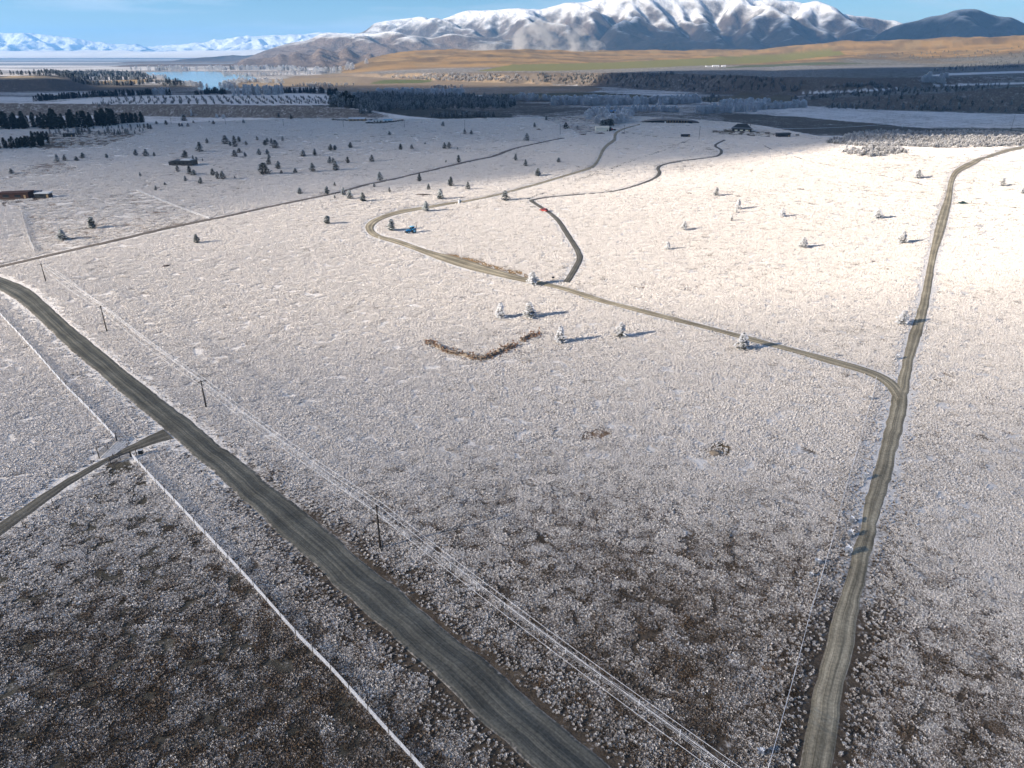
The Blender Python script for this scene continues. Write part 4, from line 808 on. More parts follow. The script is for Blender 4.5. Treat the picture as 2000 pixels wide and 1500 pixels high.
wood('shelterbelt', 'pale frosted trees within the conifer belt on the terrace', np.vstack([alongpx([(300,185),(332,185)], 26, 5, 8), alongpx([(470,186),(520,185),(550,184)], 44, 5, 10)]), [foliage('crown', 260, column, 0.12, 'willow_rimed', 150, up=1.0)], 10, 17)
wood('woodland', 'dark woodland beside the lake', np.vstack([inpoly([(0,146),(70,143),(215,140),(275,143),(292,151),(240,154),(130,151),(50,147)], 700), alongpx([(150,161),(200,165),(250,167),(300,160)], 120, 8, 10), alongpx([(130,152),(175,155),(240,156),(300,154)], 120, 8, 10), inpoly([(300,162),(340,158),(370,166),(330,170)], 60)]), DK+GY_, 8, 16)
wood('lakeside_willows', 'white rimed willows along the lake shore', np.vstack([alongpx([(362,166),(375,168),(392,170)], 18, 8, 8), alongpx([(446,172),(452,165),(480,160),(545,163)], 60, 12, 14), alongpx([(437,145),(480,149),(560,146),(640,143)], 70, 20, 20), alongpx([(300,152),(318,153.5)], 14, 6, 6)]), WI, 9, 17)
wood('village_trees', 'pale frosted trees along the foot of the far hills', np.vstack([alongpx([(430,137),(500,136),(560,137),(680,137)], 160, 60, 60), alongpx([(310,137),(345,138)], 40, 60, 60)]), WI+DU[:1], 14, 30)
wood('river_willows', 'band of white rimed willows along the valley river', np.vstack([alongpx([(740,187),(800,186),(905,186)], 130, 5, 14), alongpx([(1085,205),(1130,203),(1180,203),(1250,203)], 150, 6, 14), alongpx([(1275,203),(1300,203),(1360,200)], 70, 6, 14), alongpx([(1000,196),(1070,197)], 18, 6, 10), alongpx([(1140,206),(1200,205),(1220,204)], 50, 8, 10)]), WI, 9, 17)
wood('river_willows', 'large white rimed willow grove below the right-hand scarp', np.vstack([inpoly([(1402,211),(1420,204),(1470,202),(1500,206),(1490,215),(1430,216)], 110), alongpx([(1475,214),(1520,212),(1568,209)], 70, 4, 7), alongpx([(1383,219),(1400,217)], 12, 4, 4), alongpx([(1362,223),(1400,220),(1470,218)], 30, 5, 5)]), WI, 7, 14)
wood('farmstead_trees', 'white rimed trees around the cream shed', np.vstack([inpoly([(1140,224),(1170,214),(1245,214),(1230,232),(1200,244),(1160,246)], 70), alongpx([(1196,243),(1215,234),(1232,224)], 36, 3, 5), alongpx([(1232,219),(1270,217),(1320,219)], 34, 4, 6)]), WI, 6, 12)
wood('farmstead_trees', 'dark trees between the white ones near the cream shed', np.vstack([alongpx([(1183,249),(1190,246)], 8, 2, 2), alongpx([(1190,228),(1200,226)], 10, 4, 4)]), CROWN['b'], 6, 9)
wood('bank_scrub', 'rimed scrub covering the hummocky bank on the right', np.vstack([inpoly([(1605,279),(1660,262),(1720,256),(1800,259),(1900,258),(2040,262),(2040,279),(1960,288),(1840,290),(1760,287),(1690,288)], 5200), inpoly([(1640,300),(1690,290),(1760,291),(1770,300),(1700,308)], 240)]), SB, 1.3, 4.0)
wood('scarp_scrub', 'dark conifers and scrub scattered over the right-hand scarps', np.vstack([
    inpoly([(1000,158),(1150,150),(1320,148),(1480,152),(1580,160),(1560,178),(1400,180),(1250,172),(1120,164)], 420), inpoly([(1040,148),(1150,145),(1320,145),(1330,150),(1120,152)], 130),
    inpoly([(1530,196),(1600,183),(1680,175),(1800,172),(1960,166),(1990,176),(1840,186),(1800,200),(1700,190),(1580,200)], 280), inpoly([(1610,172),(1640,168),(1740,166),(1740,172)], 90),
    inpoly([(1600,212),(1700,196),(1850,192),(2000,190),(2000,220),(1800,216)], 120), inpoly([(1815,140),(1900,124),(2010,116),(2010,134),(1900,138)], 200),
    inpoly([(1640,108),(1750,104),(2010,92),(2010,112),(1760,116)], 150), inpoly([(1350,196),(1400,186),(1420,196),(1390,201)], 40)]), GY_+DU[:2], 3.5, 9)
wood('scarp_scrub', 'white rimed willows halfway up the right-hand scarps', np.vstack([inpoly([(1797,162),(1815,150),(1825,160),(1815,165)], 22), alongpx([(1842,154),(1848,152)], 6, 4, 4), alongpx([(1832,162),(1838,161)], 5, 3, 3)]), WI, 9, 13)
wood('hill_scrub', 'fine scrub speckled over the banks below the brown hill', np.vstack([inpoly([(760,152),(900,146),(1050,150),(1000,160),(860,158)], 260), inpoly([(560,168),(700,166),(640,172)], 40), alongpx([(850,172),(885,171)], 26, 20, 20), alongpx([(600,166),(640,165)], 30, 20, 20)]), SB, 5, 9)

# ------------------------------------------------------------------ power lines
for nm, c, ro in [('pole_wood',(0.05,0.042,0.036),0.9),('rime_wire',(0.82,0.83,0.86),0.9),('porcelain',(0.55,0.55,0.55),0.4),('post_wood',(0.11,0.095,0.08),0.95),('gate_steel',(0.05,0.055,0.07),0.5),
    ('red_paint',(0.30,0.04,0.036),0.4),('blue_paint',(0.03,0.24,0.50),0.4),('pale_blue',(0.20,0.45,0.62),0.5),('green_paint',(0.02,0.09,0.08),0.4),('tyre',(0.025,0.025,0.027),0.9),('glass_dark',(0.02,0.025,0.03),0.15),('hub_white',(0.6,0.62,0.62),0.5),
    ('white_paint',(0.78,0.78,0.76),0.6),('cream_iron',(0.74,0.69,0.58),0.6),('dark_iron',(0.03,0.033,0.037),0.5),('roof_frost',(0.55,0.58,0.62),0.8),('rust_iron',(0.06,0.03,0.024),0.8),('timber_tan',(0.36,0.26,0.15),0.8),('stone_grey',(0.22,0.21,0.2),0.95),('panel_blue',(0.03,0.05,0.09),0.2),
    ('soil_dark',(0.055,0.04,0.032),0.95),('blue_iron',(0.08,0.22,0.42),0.5),('rock_brown',(0.23,0.19,0.15),0.95),('lamp',(0.8,0.75,0.6),0.3)]:
    plain(nm, c, ro, var=0.18, scale=2.0)
def pole(px, py, ty, label, group, ang, arm=2.4, rp=0.2, rime=False):
    X, Y, Z, r = hit(px, py); h = max(5.0, top_height(px, py, py-ty, r, Z)); e = empty('power_pole', (X, Y, Z), ang); tag(e, label, 'power pole', group)
    mm = 'rime_wire' if rime else 'pole_wood'
    MB().tube((0, 0, -0.5), (0, 0, h), rp, rp*0.65, k=8).build('pole', mm, e, True)
    ca = MB().box((0, 0, h-0.35), (arm, 0.12, 0.12)).build('crossarm', mm, e)
    MB().tube((-arm*0.3, 0.05, h-0.4), (0, 0.1, h-1.0), 0.02, k=4).tube((arm*0.3, 0.05, h-0.4), (0, 0.1, h-1.0), 0.02, k=4).build('brace', mm, e)
    tops = []
    for x in (-arm*0.46, arm*0.12, arm*0.46):
        MB().tube((x, 0, h-0.29), (x, 0, h-0.05), 0.05, 0.06, k=6).build('insulator', 'porcelain', e)
        tops.append(Vector((X+x*math.cos(ang), Y+x*math.sin(ang), Z+h-0.04)))
    return tops
def span(A, B, sag, n=16):
    return [A.lerp(B, i/n)-Vector((0, 0, sag*4*(i/n)*(1-i/n))) for i in range(n+1)]
def wires(tops, radius, labels, group, sag=0.012):
    for k in range(len(tops[0])):
        pts = []
        for a, b_ in zip(tops[:-1], tops[1:]): pts += span(a[k], b_[k], (b_[k]-a[k]).length*sag)
        o = MB().path(pts, radius, 4).build('power_line', 'rime_wire'); tag(o, labels[k], 'power line', group)
NP = [(90,551,513),(209,648,595),(403,797,741),(743,1071,986)]
P3 = [Vector(hit(*q[:2])[:3]) for q in NP]; dirn = (P3[3]-P3[2]); ang = math.atan2(dirn.y, dirn.x)+math.pi/2
where = ['farthest of the four beside the left road, near the track','second farthest of the four beside the left road','second nearest of the four beside the left road','nearest of the four beside the left road, tallest in the picture']
tops = [pole(*q, f'brown timber power pole {w}', 'power poles beside the left road', ang) for q, w in zip(NP, where)]
st3 = (P3[3]-P3[2]); z0 = tops[3][0].z-P3[3].z
nxt = [t_+Vector((st3.x, st3.y, float(terrain(P3[3].x+st3.x, P3[3].y+st3.y))-P3[3].z)) for t_ in tops[3]]
prv = [t_-Vector(((P3[1]-P3[0]).x, (P3[1]-P3[0]).y, 0))*0.9 for t_ in tops[0]]
e = empty('power_pole', (P3[3].x+st3.x, P3[3].y+st3.y, float(terrain(P3[3].x+st3.x, P3[3].y+st3.y))), ang); tag(e, 'timber power pole carrying the frosted wires on past the bottom edge', 'power pole')
MB().tube((0, 0, -0.5), (0, 0, z0), 0.16, 0.1, k=8).build('pole', 'pole_wood', e); MB().box((0, 0, z0-0.31), (2.4, 0.12, 0.12)).build('crossarm', 'pole_wood', e)
wires(tops+[nxt], 0.026, ['frosted white power wire beside the left road, the lower left one of three','frosted white power wire beside the left road, the middle one of three','frosted white power wire beside the left road, the upper right one of three'], 'wires beside the left road')
FPL = [(335,243,227),(441,243.5,232),(554,246,232.5),(671,248.5,237),(790,249.5,234.5),(908,252,234.5),(1094,263,243),(1219,262,244),(1365,272,247)]
tp = [pole(*q, f'thin dark power pole on the far side of the plain, {ordinal(i+1)} from left', 'far power poles', 0.35, 2.0, 0.18) for i, q in enumerate(FPL)]
tp.append(pole(1762,250,239, 'short white frosted power pole on the scrubby bank', 'far power poles', 0.9, 1.6, 0.2, True))
tp.append(pole(1974,256,223.5, 'grey power pole at the right edge above the scrubby bank', 'far power poles', 0.9, 2.0, 0.2))
tp.append([t_+Vector((160, -70, 6)) for t_ in tp[-1]])
wires([[q[0], q[2]] for q in tp[:9]], 0.045, ['thin power wire across the far plain, front one','thin power wire across the far plain, rear one'], 'far power wires', 0.01)
wires([[q[1]] for q in tp[8:]], 0.16, ['bright frosted power wire above the scrubby bank on the right'], 'far power wires', 0.01)

# ------------------------------------------------------------------ fences and gates
def fence(label, pts, spacing, heights, wr, net=0.0, post=(0.055, 1.25), dy=0.0, group=None, pm='post_wood'):
    P = np.array(H([(x, y+dy) for x, y in pts])); D = catmull(P, 400); s = np.concatenate([[0], np.cumsum(np.hypot(*np.diff(D, axis=0).T))]); L = s[-1]
    at_ = lambda u: np.array([np.interp(u, s, D[:, 0]), np.interp(u, s, D[:, 1])])
    p0 = at_(0); e = empty('fence', (p0[0], p0[1], float(terrain(*p0)))); tag(e, label, 'fence', group); o0 = np.array(e.location)
    pme = MB().tube((0, 0, -0.3), (0, 0, post[1]), post[0], post[0]*0.85, k=6).mesh('post', pm)
    n = max(2, int(L/spacing)+1)
    for i in range(n):
        q = at_(L*i/(n-1)); use('post', pme, e, (q[0]-o0[0], q[1]-o0[1], float(terrain(*q))-o0[2]), 0, (1, 1, random.uniform(0.94, 1.06)))
    k = max(8, int(L/4)); u = np.linspace(0, L, k); Q = np.stack([np.interp(u, s, D[:, 0]), np.interp(u, s, D[:, 1])], -1); Z = terrain(Q[:, 0], Q[:, 1])
    for h in heights:
        MB().path([(a-o0[0], b_-o0[1], z-o0[2]+h+0.02*math.sin(i*1.7)) for i, ((a, b_), z) in enumerate(zip(Q, Z))], wr, 4).build('wire', 'rime_wire', e)
    if net:
        m_ = MB(); k = int(L/net)
        for i in range(k):
            q = at_(L*(i+0.5)/k); z = float(terrain(*q)); m_.box((q[0]-o0[0], q[1]-o0[1], z-o0[2]+max(heights)/2), (0.035, 0.035, max(heights)), ang)
        tag(m_.build('netting', 'rime_wire', e), kind='stuff')
    return e
HN = [0.1, 0.24, 0.38, 0.52, 0.66, 0.8, 0.95, 1.1]
fence('white frosted netting fence left of the main road, ending at the left gate', [(-50,560),(0,612),(67,684),(128,753),(176,801),(229,858)], 4.5, HN, 0.02, 0.30, dy=3, post=(0.085, 1.5))
fence('long white frosted netting fence running from the right gate to the bottom edge', [(258,889),(301,936),(347,984),(387,1027),(427,1069),(500,1148),(580,1239),(641,1300),(735,1404),(822,1499),(850,1530)], 4.5, HN, 0.02, 0.30, dy=4, post=(0.085, 1.5))
fence('thin frosted wire fence left of the right-hand road', [(1710,741),(1704,773),(1688,825),(1675,876),(1661,921),(1640,995),(1627,1048),(1611,1102),(1597,1150),(1584,1190),(1571,1240),(1555,1302),(1528,1400),(1500,1500)], 5.0, [0.35, 0.7, 1.1], 0.028, dy=3, post=(0.05, 1.2), pm='rime_wire')
fence('frosted wire fence beneath the power wires beside the left road', [(112,530),(220,613),(330,697),(430,775),(520,842),(599,902),(676,961),(799,1051),(897,1123),(1000,1196),(1150,1309),(1255,1382),(1414,1503)], 6.0, [0.2, 0.5, 0.8, 1.1], 0.013, dy=3, post=(0.05, 1.2), pm='rime_wire')
fence('pale frosted fence dividing the tan paddock at the far left', [(40,403),(45,425),(55,460),(68,492)], 6, [0.3, 0.6, 0.9, 1.2], 0.05, net=0.6)
fence('short pale frosted fence on the far side of the tan paddock', [(265,373),(325,397),(410,429)], 8, [0.4, 0.8, 1.2], 0.05)
fence('post and wire fence on the upper side of the farm side track', [(205,873),(159,895),(117,919),(85,941),(44,969),(-20,1010)], 6.5, [0.3, 0.6, 0.95], 0.012, post=(0.07, 1.25))
fence('post and wire fence on the lower side of the farm side track', [(213,908),(175,937),(121,971),(75,1006),(18,1051),(-20,1078)], 6.5, [0.3, 0.6, 0.95], 0.012, post=(0.07, 1.25))
def gate(label, a, c, h=1.25):
    A, B = Vector(hit(*a)[:3]), Vector(hit(*c)[:3]); d = B-A; L = d.length; e = empty('gate', A, math.atan2(d.y, d.x)); tag(e, label, 'gate', 'farm gates')
    for i in range(6): MB().tube((0, 0, 0.15+i*(h-0.15)/5), (L, 0, 0.15+i*(h-0.15)/5), 0.055, k=5).build('rail', 'gate_steel', e)
    for x in (0.0, L*0.5, L): MB().tube((x, 0, 0.1), (x, 0, h), 0.065, k=5).build('upright', 'gate_steel', e)
    MB().tube((0, 0, -0.4), (0, 0, 1.6), 0.11, k=8).build('gate_post', 'post_wood', e); MB().tube((L+0.1, 0, -0.4), (L+0.1, 0, 1.5), 0.10, k=8).build('gate_post', 'post_wood', e)
    MB().tube((L*0.5, 0.05, h*0.9), (L*0.5-0.8, 1.9, 0.9), 0.05, k=5).tube((L*0.5-0.8, 1.9, -0.3), (L*0.5-0.8, 1.9, 1.1), 0.08, k=6).build('stay', 'post_wood', e)
gate('dark steel gate standing open on the upper side of the side track', (194,895), (228,862))
gate('dark steel gate standing open on the lower side of the side track', (216,906), (255,893))
X, Y, Z, _ = hit(273, 889); e = empty('letter_box', (X, Y, Z), 0.3); tag(e, 'dark letter box on a post beside the lower gate', 'letter box')
MB().tube((-0.55, 0, -0.3), (-0.55, 0, 1.7), 0.09, k=6).build('post', 'post_wood', e); MB().box((0, 0, 1.55), (1.7, 0.1, 0.1)).build('crossbar', 'post_wood', e)
MB().box((0.3, 0, 0.75), (0.9, 0.6, 0.9)).build('box', 'dark_iron', e); MB().box((0.3, 0, 1.22), (1.0, 0.7, 0.05)).build('lid', 'roof_frost', e); MB().tube((0.3, 0, -0.3), (0.3, 0, 0.3), 0.06, k=5).build('stand', 'post_wood', e)
X, Y, Z, _ = hit(1080, 548); e = empty('sign', (X, Y, Z), 0.2); tag(e, 'small dark sign on a post where the drive leaves the farm road', 'sign')
MB().tube((0, 0, -0.3), (0, 0, 1.5), 0.06, k=6).build('post', 'post_wood', e); MB().box((0, -0.07, 1.2), (1.0, 0.06, 0.7)).build('board', 'dark_iron', e)
X, Y, Z, _ = hit(741, 473); o = MB().tube((0, 0, -0.3), (0, 0, 2.6), 0.12, 0.1, k=6).box((0, 0, 2.62), (0.22, 0.22, 0.06)).build('marker_post', 'white_paint'); o.location = (X, Y, Z); tag(o, 'white marker post on the outside of the farm road hairpin', 'post')
X, Y, Z, _ = hit(898, 397); e = empty('utility_box', (X, Y, Z), 0.4); tag(e, 'small white box with a dark door at the edge of the farm road', 'utility box')
MB().box((0, 0, 0.9), (1.6, 1.2, 1.8)).build('cabinet', 'white_paint', e); MB().box((0.45, -0.62, 0.85), (0.55, 0.05, 1.3)).build('door', 'dark_iron', e); MB().box((0, 0, 1.85), (1.8, 1.4, 0.08)).build('lid', 'roof_frost', e)
X, Y, Z, _ = hit(1896, 399); o = MB().tube((0, 0, -0.3), (0, 0, 1.6), 0.16, 0.14, k=6).box((0, 0, 1.62), (0.34, 0.34, 0.06)).build('strainer_post', 'rust_iron'); o.location = (X, Y, Z); tag(o, 'short reddish post beside the green car', 'post')

# ------------------------------------------------------------------ vehicles
def wheel(e, x, y, r, w, hub='hub_white'):
    t_ = MB().tube((x, y-w/2, r), (x, y+w/2, r), r, k=16).build('wheel', 'tyre', e)
    s = 1 if y > 0 else -1
    MB().tube((x, y+s*w/2, r), (x, y+s*(w/2+0.02), r), r*0.58, k=12).build('rim', hub, t_)
def car(px, py, rot, paint, label, long=4.3, ute=False):
    X, Y, Z, _ = hit(px, py); e = empty('car', (X, Y, Z+0.12), rot); tag(e, label, 'car'); L = long/2
    MB().prism([(-L, 0.3), (L, 0.3), (L, 0.72), (L*0.92, 0.86), (L*0.45, 0.95), (-L, 0.98)], -0.86, 0.86).build('body', paint, e)
    x0, x1 = (-L*0.25, L*0.42) if ute else (-L*0.92, L*0.42)
    MB().prism([(x0, 0.97), (x1, 0.96), (x1-0.55, 1.46), (x0+0.25, 1.5)], -0.74, 0.74).build('cabin', 'glass_dark', e)
    MB().prism([(x0+0.2, 1.5), (x1-0.5, 1.465), (x1-0.6, 1.53), (x0+0.3, 1.56)], -0.76, 0.76).build('roof', paint, e)
    for y in (-0.765, 0.765): MB().box(((x0+x1)/2-0.1, y, 1.22), (0.1, 0.04, 0.5)).build('pillar', paint, e)
    if ute: MB().box((-L*0.62, 0, 1.02), (L*0.68, 1.5, 0.12)).build('tray_cover', 'dark_iron', e)
    for y in (-0.6, 0.6):
        MB().box((L+0.01, y, 0.68), (0.05, 0.34, 0.16)).build('headlight', 'lamp', e); MB().box((-L-0.01, y, 0.75), (0.05, 0.25, 0.2)).build('tail_light', 'red_paint', e)
    for x in (-L*0.62, L*0.62):
        for y in (-0.78, 0.78): wheel(e, x, y, 0.34, 0.22)
    return e
car(1062, 413, rad(180-38), 'red_paint', 'red car parked on the drive above the road fork')
car(1880, 399, rad(10), 'green_paint', 'dark green car parked on the path right of the road', 4.6, True)
X, Y, Z, _ = hit(804, 455); e = empty('tractor', (X, Y, Z), rad(214)); tag(e, 'blue farm tractor parked in the frosted field inside the road bend', 'tractor'); TS = 1.12; e.scale = (TS, TS, TS)
hood = MB().prism([(0.35, 0.75), (2.35, 0.72), (2.4, 1.35), (2.2, 1.48), (0.35, 1.62)], -0.42, 0.42).build('bonnet', 'blue_paint', e); MB().box((2.41, 0, 1.05), (0.05, 0.6, 0.5)).build('grille', 'dark_iron', hood)
MB().box((0.4, 0, 0.7), (3.2, 0.5, 0.4)).build('chassis', 'dark_iron', e)
cb = MB().prism([(-1.15, 1.0), (0.4, 1.0), (0.55, 1.7), (0.25, 2.6), (-1.05, 2.6)], -0.68, 0.68).build('cab', 'glass_dark', e)
for x, y, x2 in ((0.5, -0.7, 0.25), (0.5, 0.7, 0.25), (-1.12, -0.7, -1.05), (-1.12, 0.7, -1.05)): MB().tube((x, y, 1.1), (x2, y, 2.6), 0.06, k=5).build('pillar', 'blue_paint', cb)
MB().box((-0.4, 0, 2.68), (1.75, 1.6, 0.18), taper=0.92).build('roof', 'pale_blue', e)
for y in (-0.98, 0.98):
    wheel(e, -0.75, y, 0.92, 0.5, 'pale_blue'); wheel(e, 1.75, y*0.9, 0.58, 0.34, 'pale_blue')
    MB().prism([(-1.6, 1.5), (-1.3, 1.95), (-0.3, 1.95), (0.0, 1.5), (-0.2, 1.5), (-0.4, 1.82), (-1.2, 1.82), (-1.45, 1.5)], y-0.28, y+0.28).build('mudguard', 'blue_paint', e)
MB().tube((1.2, 0.3, 1.5), (1.2, 0.3, 2.5), 0.05, k=6).build('exhaust', 'dark_iron', e)
mt = MB().tube((-1.7, 0.2, 0.6), (-2.3, 0.5, 3.4), 0.12, 0.09, k=6).tube((-2.3, 0.5, 3.4), (-2.6, 0.6, 4.5), 0.05, k=5).tube((-1.7, -0.4, 0.6), (-2.1, 0.2, 2.4), 0.07, k=5).box((-1.65, 0, 0.75), (0.3, 1.6, 0.25)).build('rear_boom', 'rust_iron', e)
MB().box((2.75, 0, 0.75), (0.6, 0.9, 0.45)).build('front_weight', 'dark_iron', e)

# ------------------------------------------------------------------ buildings
def house(name, px, py, w, d, h, rot, wall, roof, label, cat='house', style='flat', rise=1.2, wins=3, eave=0.4, over=0.25, door=True, win='glass_dark', doormat='timber_tan'):
    X, Y, Z, _ = hit(px, py); ca, sa = math.cos(rot), math.sin(rot); e = empty(name, (X-sa*d/2*-1*0, Y+d/2, Z-0.15), rot); tag(e, label, cat)
    MB().box((0, 0, h/2-0.4), (w, d, h+0.8)).build('wall', wall, e)
    if style == 'flat': rf = MB().box((0, 0, h+0.15), (w+2*eave, d+2*eave, 0.25)).build('roof', roof, e)
    elif style == 'mono': rf = MB().prism([(-w/2-eave, h+0.02), (w/2+eave, h+0.02), (w/2+eave, h+rise), (-w/2-eave, h+0.3)], -d/2-eave, d/2+eave).build('roof', roof, e)
    elif style == 'hip':
        v = [(-w/2-eave, -d/2-eave, h), (w/2+eave, -d/2-eave, h), (w/2+eave, d/2+eave, h), (-w/2-eave, d/2+eave, h), (-w/2+d*0.45, 0, h+rise), (w/2-d*0.45, 0, h+rise)]
        rf = mk('roof', v, [(3, 2, 1, 0), (0, 1, 5, 4), (2, 3, 4, 5), (1, 2, 5), (3, 0, 4)], roof, e)
    else:
        v = []; 
        for x in (-w/2-eave, w/2+eave): v += [(x, -d/2-eave, h), (x, 0, h+rise), (x, d/2+eave, h), (x, d/2+eave, h-over), (x, 0, h+rise-over), (x, -d/2-eave, h-over)]
        rf = mk('roof', v, [(0, 1, 7, 6), (1, 2, 8, 7), (2, 3, 9, 8), (5, 0, 6, 11), (3, 4, 10, 9), (4, 5, 11, 10), (5, 4, 1, 0), (4, 3, 2, 1), (6, 7, 10, 11), (7, 8, 9, 10)], roof, e)
        mk('gable', [(w/2+0.01, -d/2, h), (w/2+0.01, d/2, h), (w/2+0.01, 0, h+rise-over)], [(0, 1, 2)], wall, e); mk('gable', [(-w/2-0.01, -d/2, h), (-w/2-0.01, d/2, h), (-w/2-0.01, 0, h+rise-over)], [(0, 2, 1)], wall, e)
    for i in range(wins):
        x = -w/2+w*(i+0.7)/(wins+0.6); q = MB().box((x, -d/2-0.03, h*0.55), (w/(wins+1)*0.6, 0.08, h*0.42)).build('window', win, e)
        MB().box((x, -d/2-0.06, h*0.55-h*0.24), (w/(wins+1)*0.66, 0.16, 0.09)).build('sill', 'stone_grey', q)
    if door: MB().box((w/2-w*0.12, -d/2-0.03, 1.05), (1.1, 0.08, 2.1)).build('door', doormat, e)
    return e, rf
a, rf = house('house', 357, 324, 15, 9, 3.4, -0.08, 'dark_iron', 'dark_iron', 'dark flat-roofed house among conifers on the shaded slope', wins=4)
MB().box((1.5, 0.6, 3.9), (7.5, 5.5, 0.6)).build('skylight', 'roof_frost', rf); MB().box((-9.2, 0.5, 1.2), (4.2, 6, 3.0)).build('annex', 'dark_iron', a); MB().box((6.8, -5.2, 1.0), (3, 2.4, 2.6)).build('porch', 'dark_iron', a)
a, rf = house('shed', 26, 388, 17, 6, 3.0, 0.05, 'rust_iron', 'rust_iron', 'long rust-red shed at the left edge of the plain', 'shed', 'mono', 0.9, wins=2)
a, rf = house('shed', 83, 387, 7.5, 4, 2.6, 0.05, 'dark_iron', 'roof_frost', 'small dark shed with frosted roof beside the solar panels', 'shed', 'mono', 0.7, wins=1)
X, Y, Z, _ = hit(66, 378); e = empty('solar_array', (X, Y, Z), 0.06); tag(e, 'tilted solar panel array behind the small dark shed', 'solar panels')
for i in range(6):
    q = MB().box((-4+i*1.6, 0, 1.3), (1.5, 3.0, 0.06)).build('panel', 'panel_blue', e); q.rotation_euler = (rad(32), 0, 0); q.location = (0, 0.7, -0.25)
    MB().tube((-4+i*1.6, -0.6, -0.3), (-4+i*1.6, -0.6, 0.6), 0.05, k=5).tube((-4+i*1.6, 1.3, -0.3), (-4+i*1.6, 1.3, 1.8), 0.05, k=5).build('leg', 'gate_steel', e)
a, rf = house('shed', 133, 267.5, 10, 4, 3.0, 0.0, 'dark_iron', 'dark_iron', 'low black shed in the scrub below the black pine belt', 'shed', 'mono', 0.6, wins=1)
a, rf = house('shed', 1176, 257, 14.5, 7, 4.2, 0.05, 'cream_iron', 'cream_iron', 'cream corrugated shed at the end of the farm road', 'shed', 'gable', 1.4, wins=0, doormat='dark_iron')
MB().box((8.6, 0, 2.2), (2.6, 6, 4.6)).build('lean_to', 'dark_iron', a)
for i in range(11): MB().box((-6.6+i*1.3, -3.52, 2.1), (0.08, 0.05, 4.0)).build('rib', 'cream_iron', a)
X, Y, Z, _ = hit(1197, 255.5); e = empty('truck', (X, Y, Z), rad(200)); tag(e, 'red truck parked beside the cream shed', 'truck')
MB().box((1.7, 0, 1.6), (1.8, 2.2, 2.2)).build('cab', 'red_paint', e); MB().box((2.62, 0, 1.95), (0.06, 1.8, 0.9)).build('windscreen', 'glass_dark', e); MB().box((-1.2, 0, 1.3), (3.8, 2.2, 0.9)).build('tray', 'rust_iron', e)
for x in (-2.2, 1.7):
    for y in (-0.95, 0.95): wheel(e, x, y, 0.48, 0.3)
X, Y, Z, _ = hit(1310, 241); e = empty('house', (X, Y+8, Z-0.3), -0.04); tag(e, 'long low dark house under a curved earth roof', 'house')
n = 24; v = []; 
for i in range(n+1):
    x = -36+72*i/n; q = 1-(2*i/n-1)**2; v += [(x, -7*q**0.5-0.3, 0.6+3.2*q**0.6), (x, 0, 0.9+4.6*q**0.6), (x, 9*q**0.5+0.3, 0.3)]
MBf = []
for i in range(n): MBf += [(3*i, 3*i+3, 3*i+4, 3*i+1), (3*i+1, 3*i+4, 3*i+5, 3*i+2)]
mk('roof', v, MBf, 'stone_grey', e, True)
v = []
for i in range(n+1):
    x = -36+72*i/n; q = 1-(2*i/n-1)**2; v += [(x, -6*q**0.5, -0.5), (x, -6*q**0.5, 0.55+3.1*q**0.6)]
mk('wall', v, [(2*i, 2*i+2, 2*i+3, 2*i+1) for i in range(n)], 'dark_iron', e)
for i in range(9):
    x = -24+48*i/8; q = 1-(x/36)**2; MB().box((x, -6*q**0.5-0.2, 1.6*q**0.6), (2.8, 0.12, 2.0*q**0.6)).build('window', 'glass_dark', e)
for i in range(8):
    x = -4+i*3.4; q = 1-(x/36)**2; MB().tube((x, -7.2*q**0.5, -0.3), (x, -7.2*q**0.5, 0.5+3.2*q**0.6), 0.28, k=6).build('column', 'timber_tan', e)
MB().box((-6, -6.3, 1.2), (1.8, 0.12, 2.3)).build('door', 'white_paint', e)
a, rf = house('container', 1339, 268, 9, 3, 2.7, 0.03, 'dark_iron', 'dark_iron', 'black shipping container on the frosted rise', 'container', 'flat', wins=0, eave=0.03)
for i in range(9): MB().box((-4+i, -1.53, 1.3), (0.3, 0.06, 2.3)).build('rib', 'dark_iron', a)
a, rf = house('house', 1451, 257.5, 20, 11, 3.0, -0.22, 'dark_iron', 'dark_iron', 'dark house with a big hipped roof near the plateau edge', 'house', 'hip', 5.0, wins=3, eave=0.9, win='lamp')
MB().box((8.5, 0.5, 7.0), (0.9, 0.9, 2.2)).build('chimney', 'stone_grey', rf)
a, rf = house('shed', 1531, 268, 13, 7, 3.4, -0.05, 'dark_iron', 'dark_iron', 'square black shed right of the hipped house', 'shed', 'mono', 0.8, wins=1)
X, Y, Z, _ = hit(1557, 265.5); e = empty('trailer', (X, Y, Z), 0.0); tag(e, 'small dark trailer beside the square black shed', 'trailer')
MB().box((0, 0, 1.0), (3.4, 1.8, 1.1)).build('body', 'dark_iron', e); MB().tube((1.7, 0, 0.55), (3.0, 0, 0.5), 0.06, k=5).build('drawbar', 'gate_steel', e)
for y in (-0.95, 0.95): wheel(e, -0.2, y, 0.35, 0.2)
a, rf = house('house', 697, 237, 20, 8, 3.0, 0.0, 'timber_tan', 'roof_frost', 'tan cottage with pale roof below the terrace bank', 'house', 'gable', 1.6, wins=4)
a, rf = house('house', 738, 239, 13, 7, 2.8, 0.0, 'white_paint', 'roof_frost', 'pale flat building behind the dark curved hedge', 'house', 'flat', wins=3)
a, rf = house('shed', 757, 238.5, 10, 5, 2.4, 0.1, 'white_paint', 'pale_blue', 'low pale glasshouse at the right end of the curved hedge', 'shed', 'gable', 0.9, wins=2)
X, Y, Z, _ = hit(721, 240.5); e = empty('water_tank', (X, Y, Z)); tag(e, 'round pale water tank before the pale flat building', 'water tank')
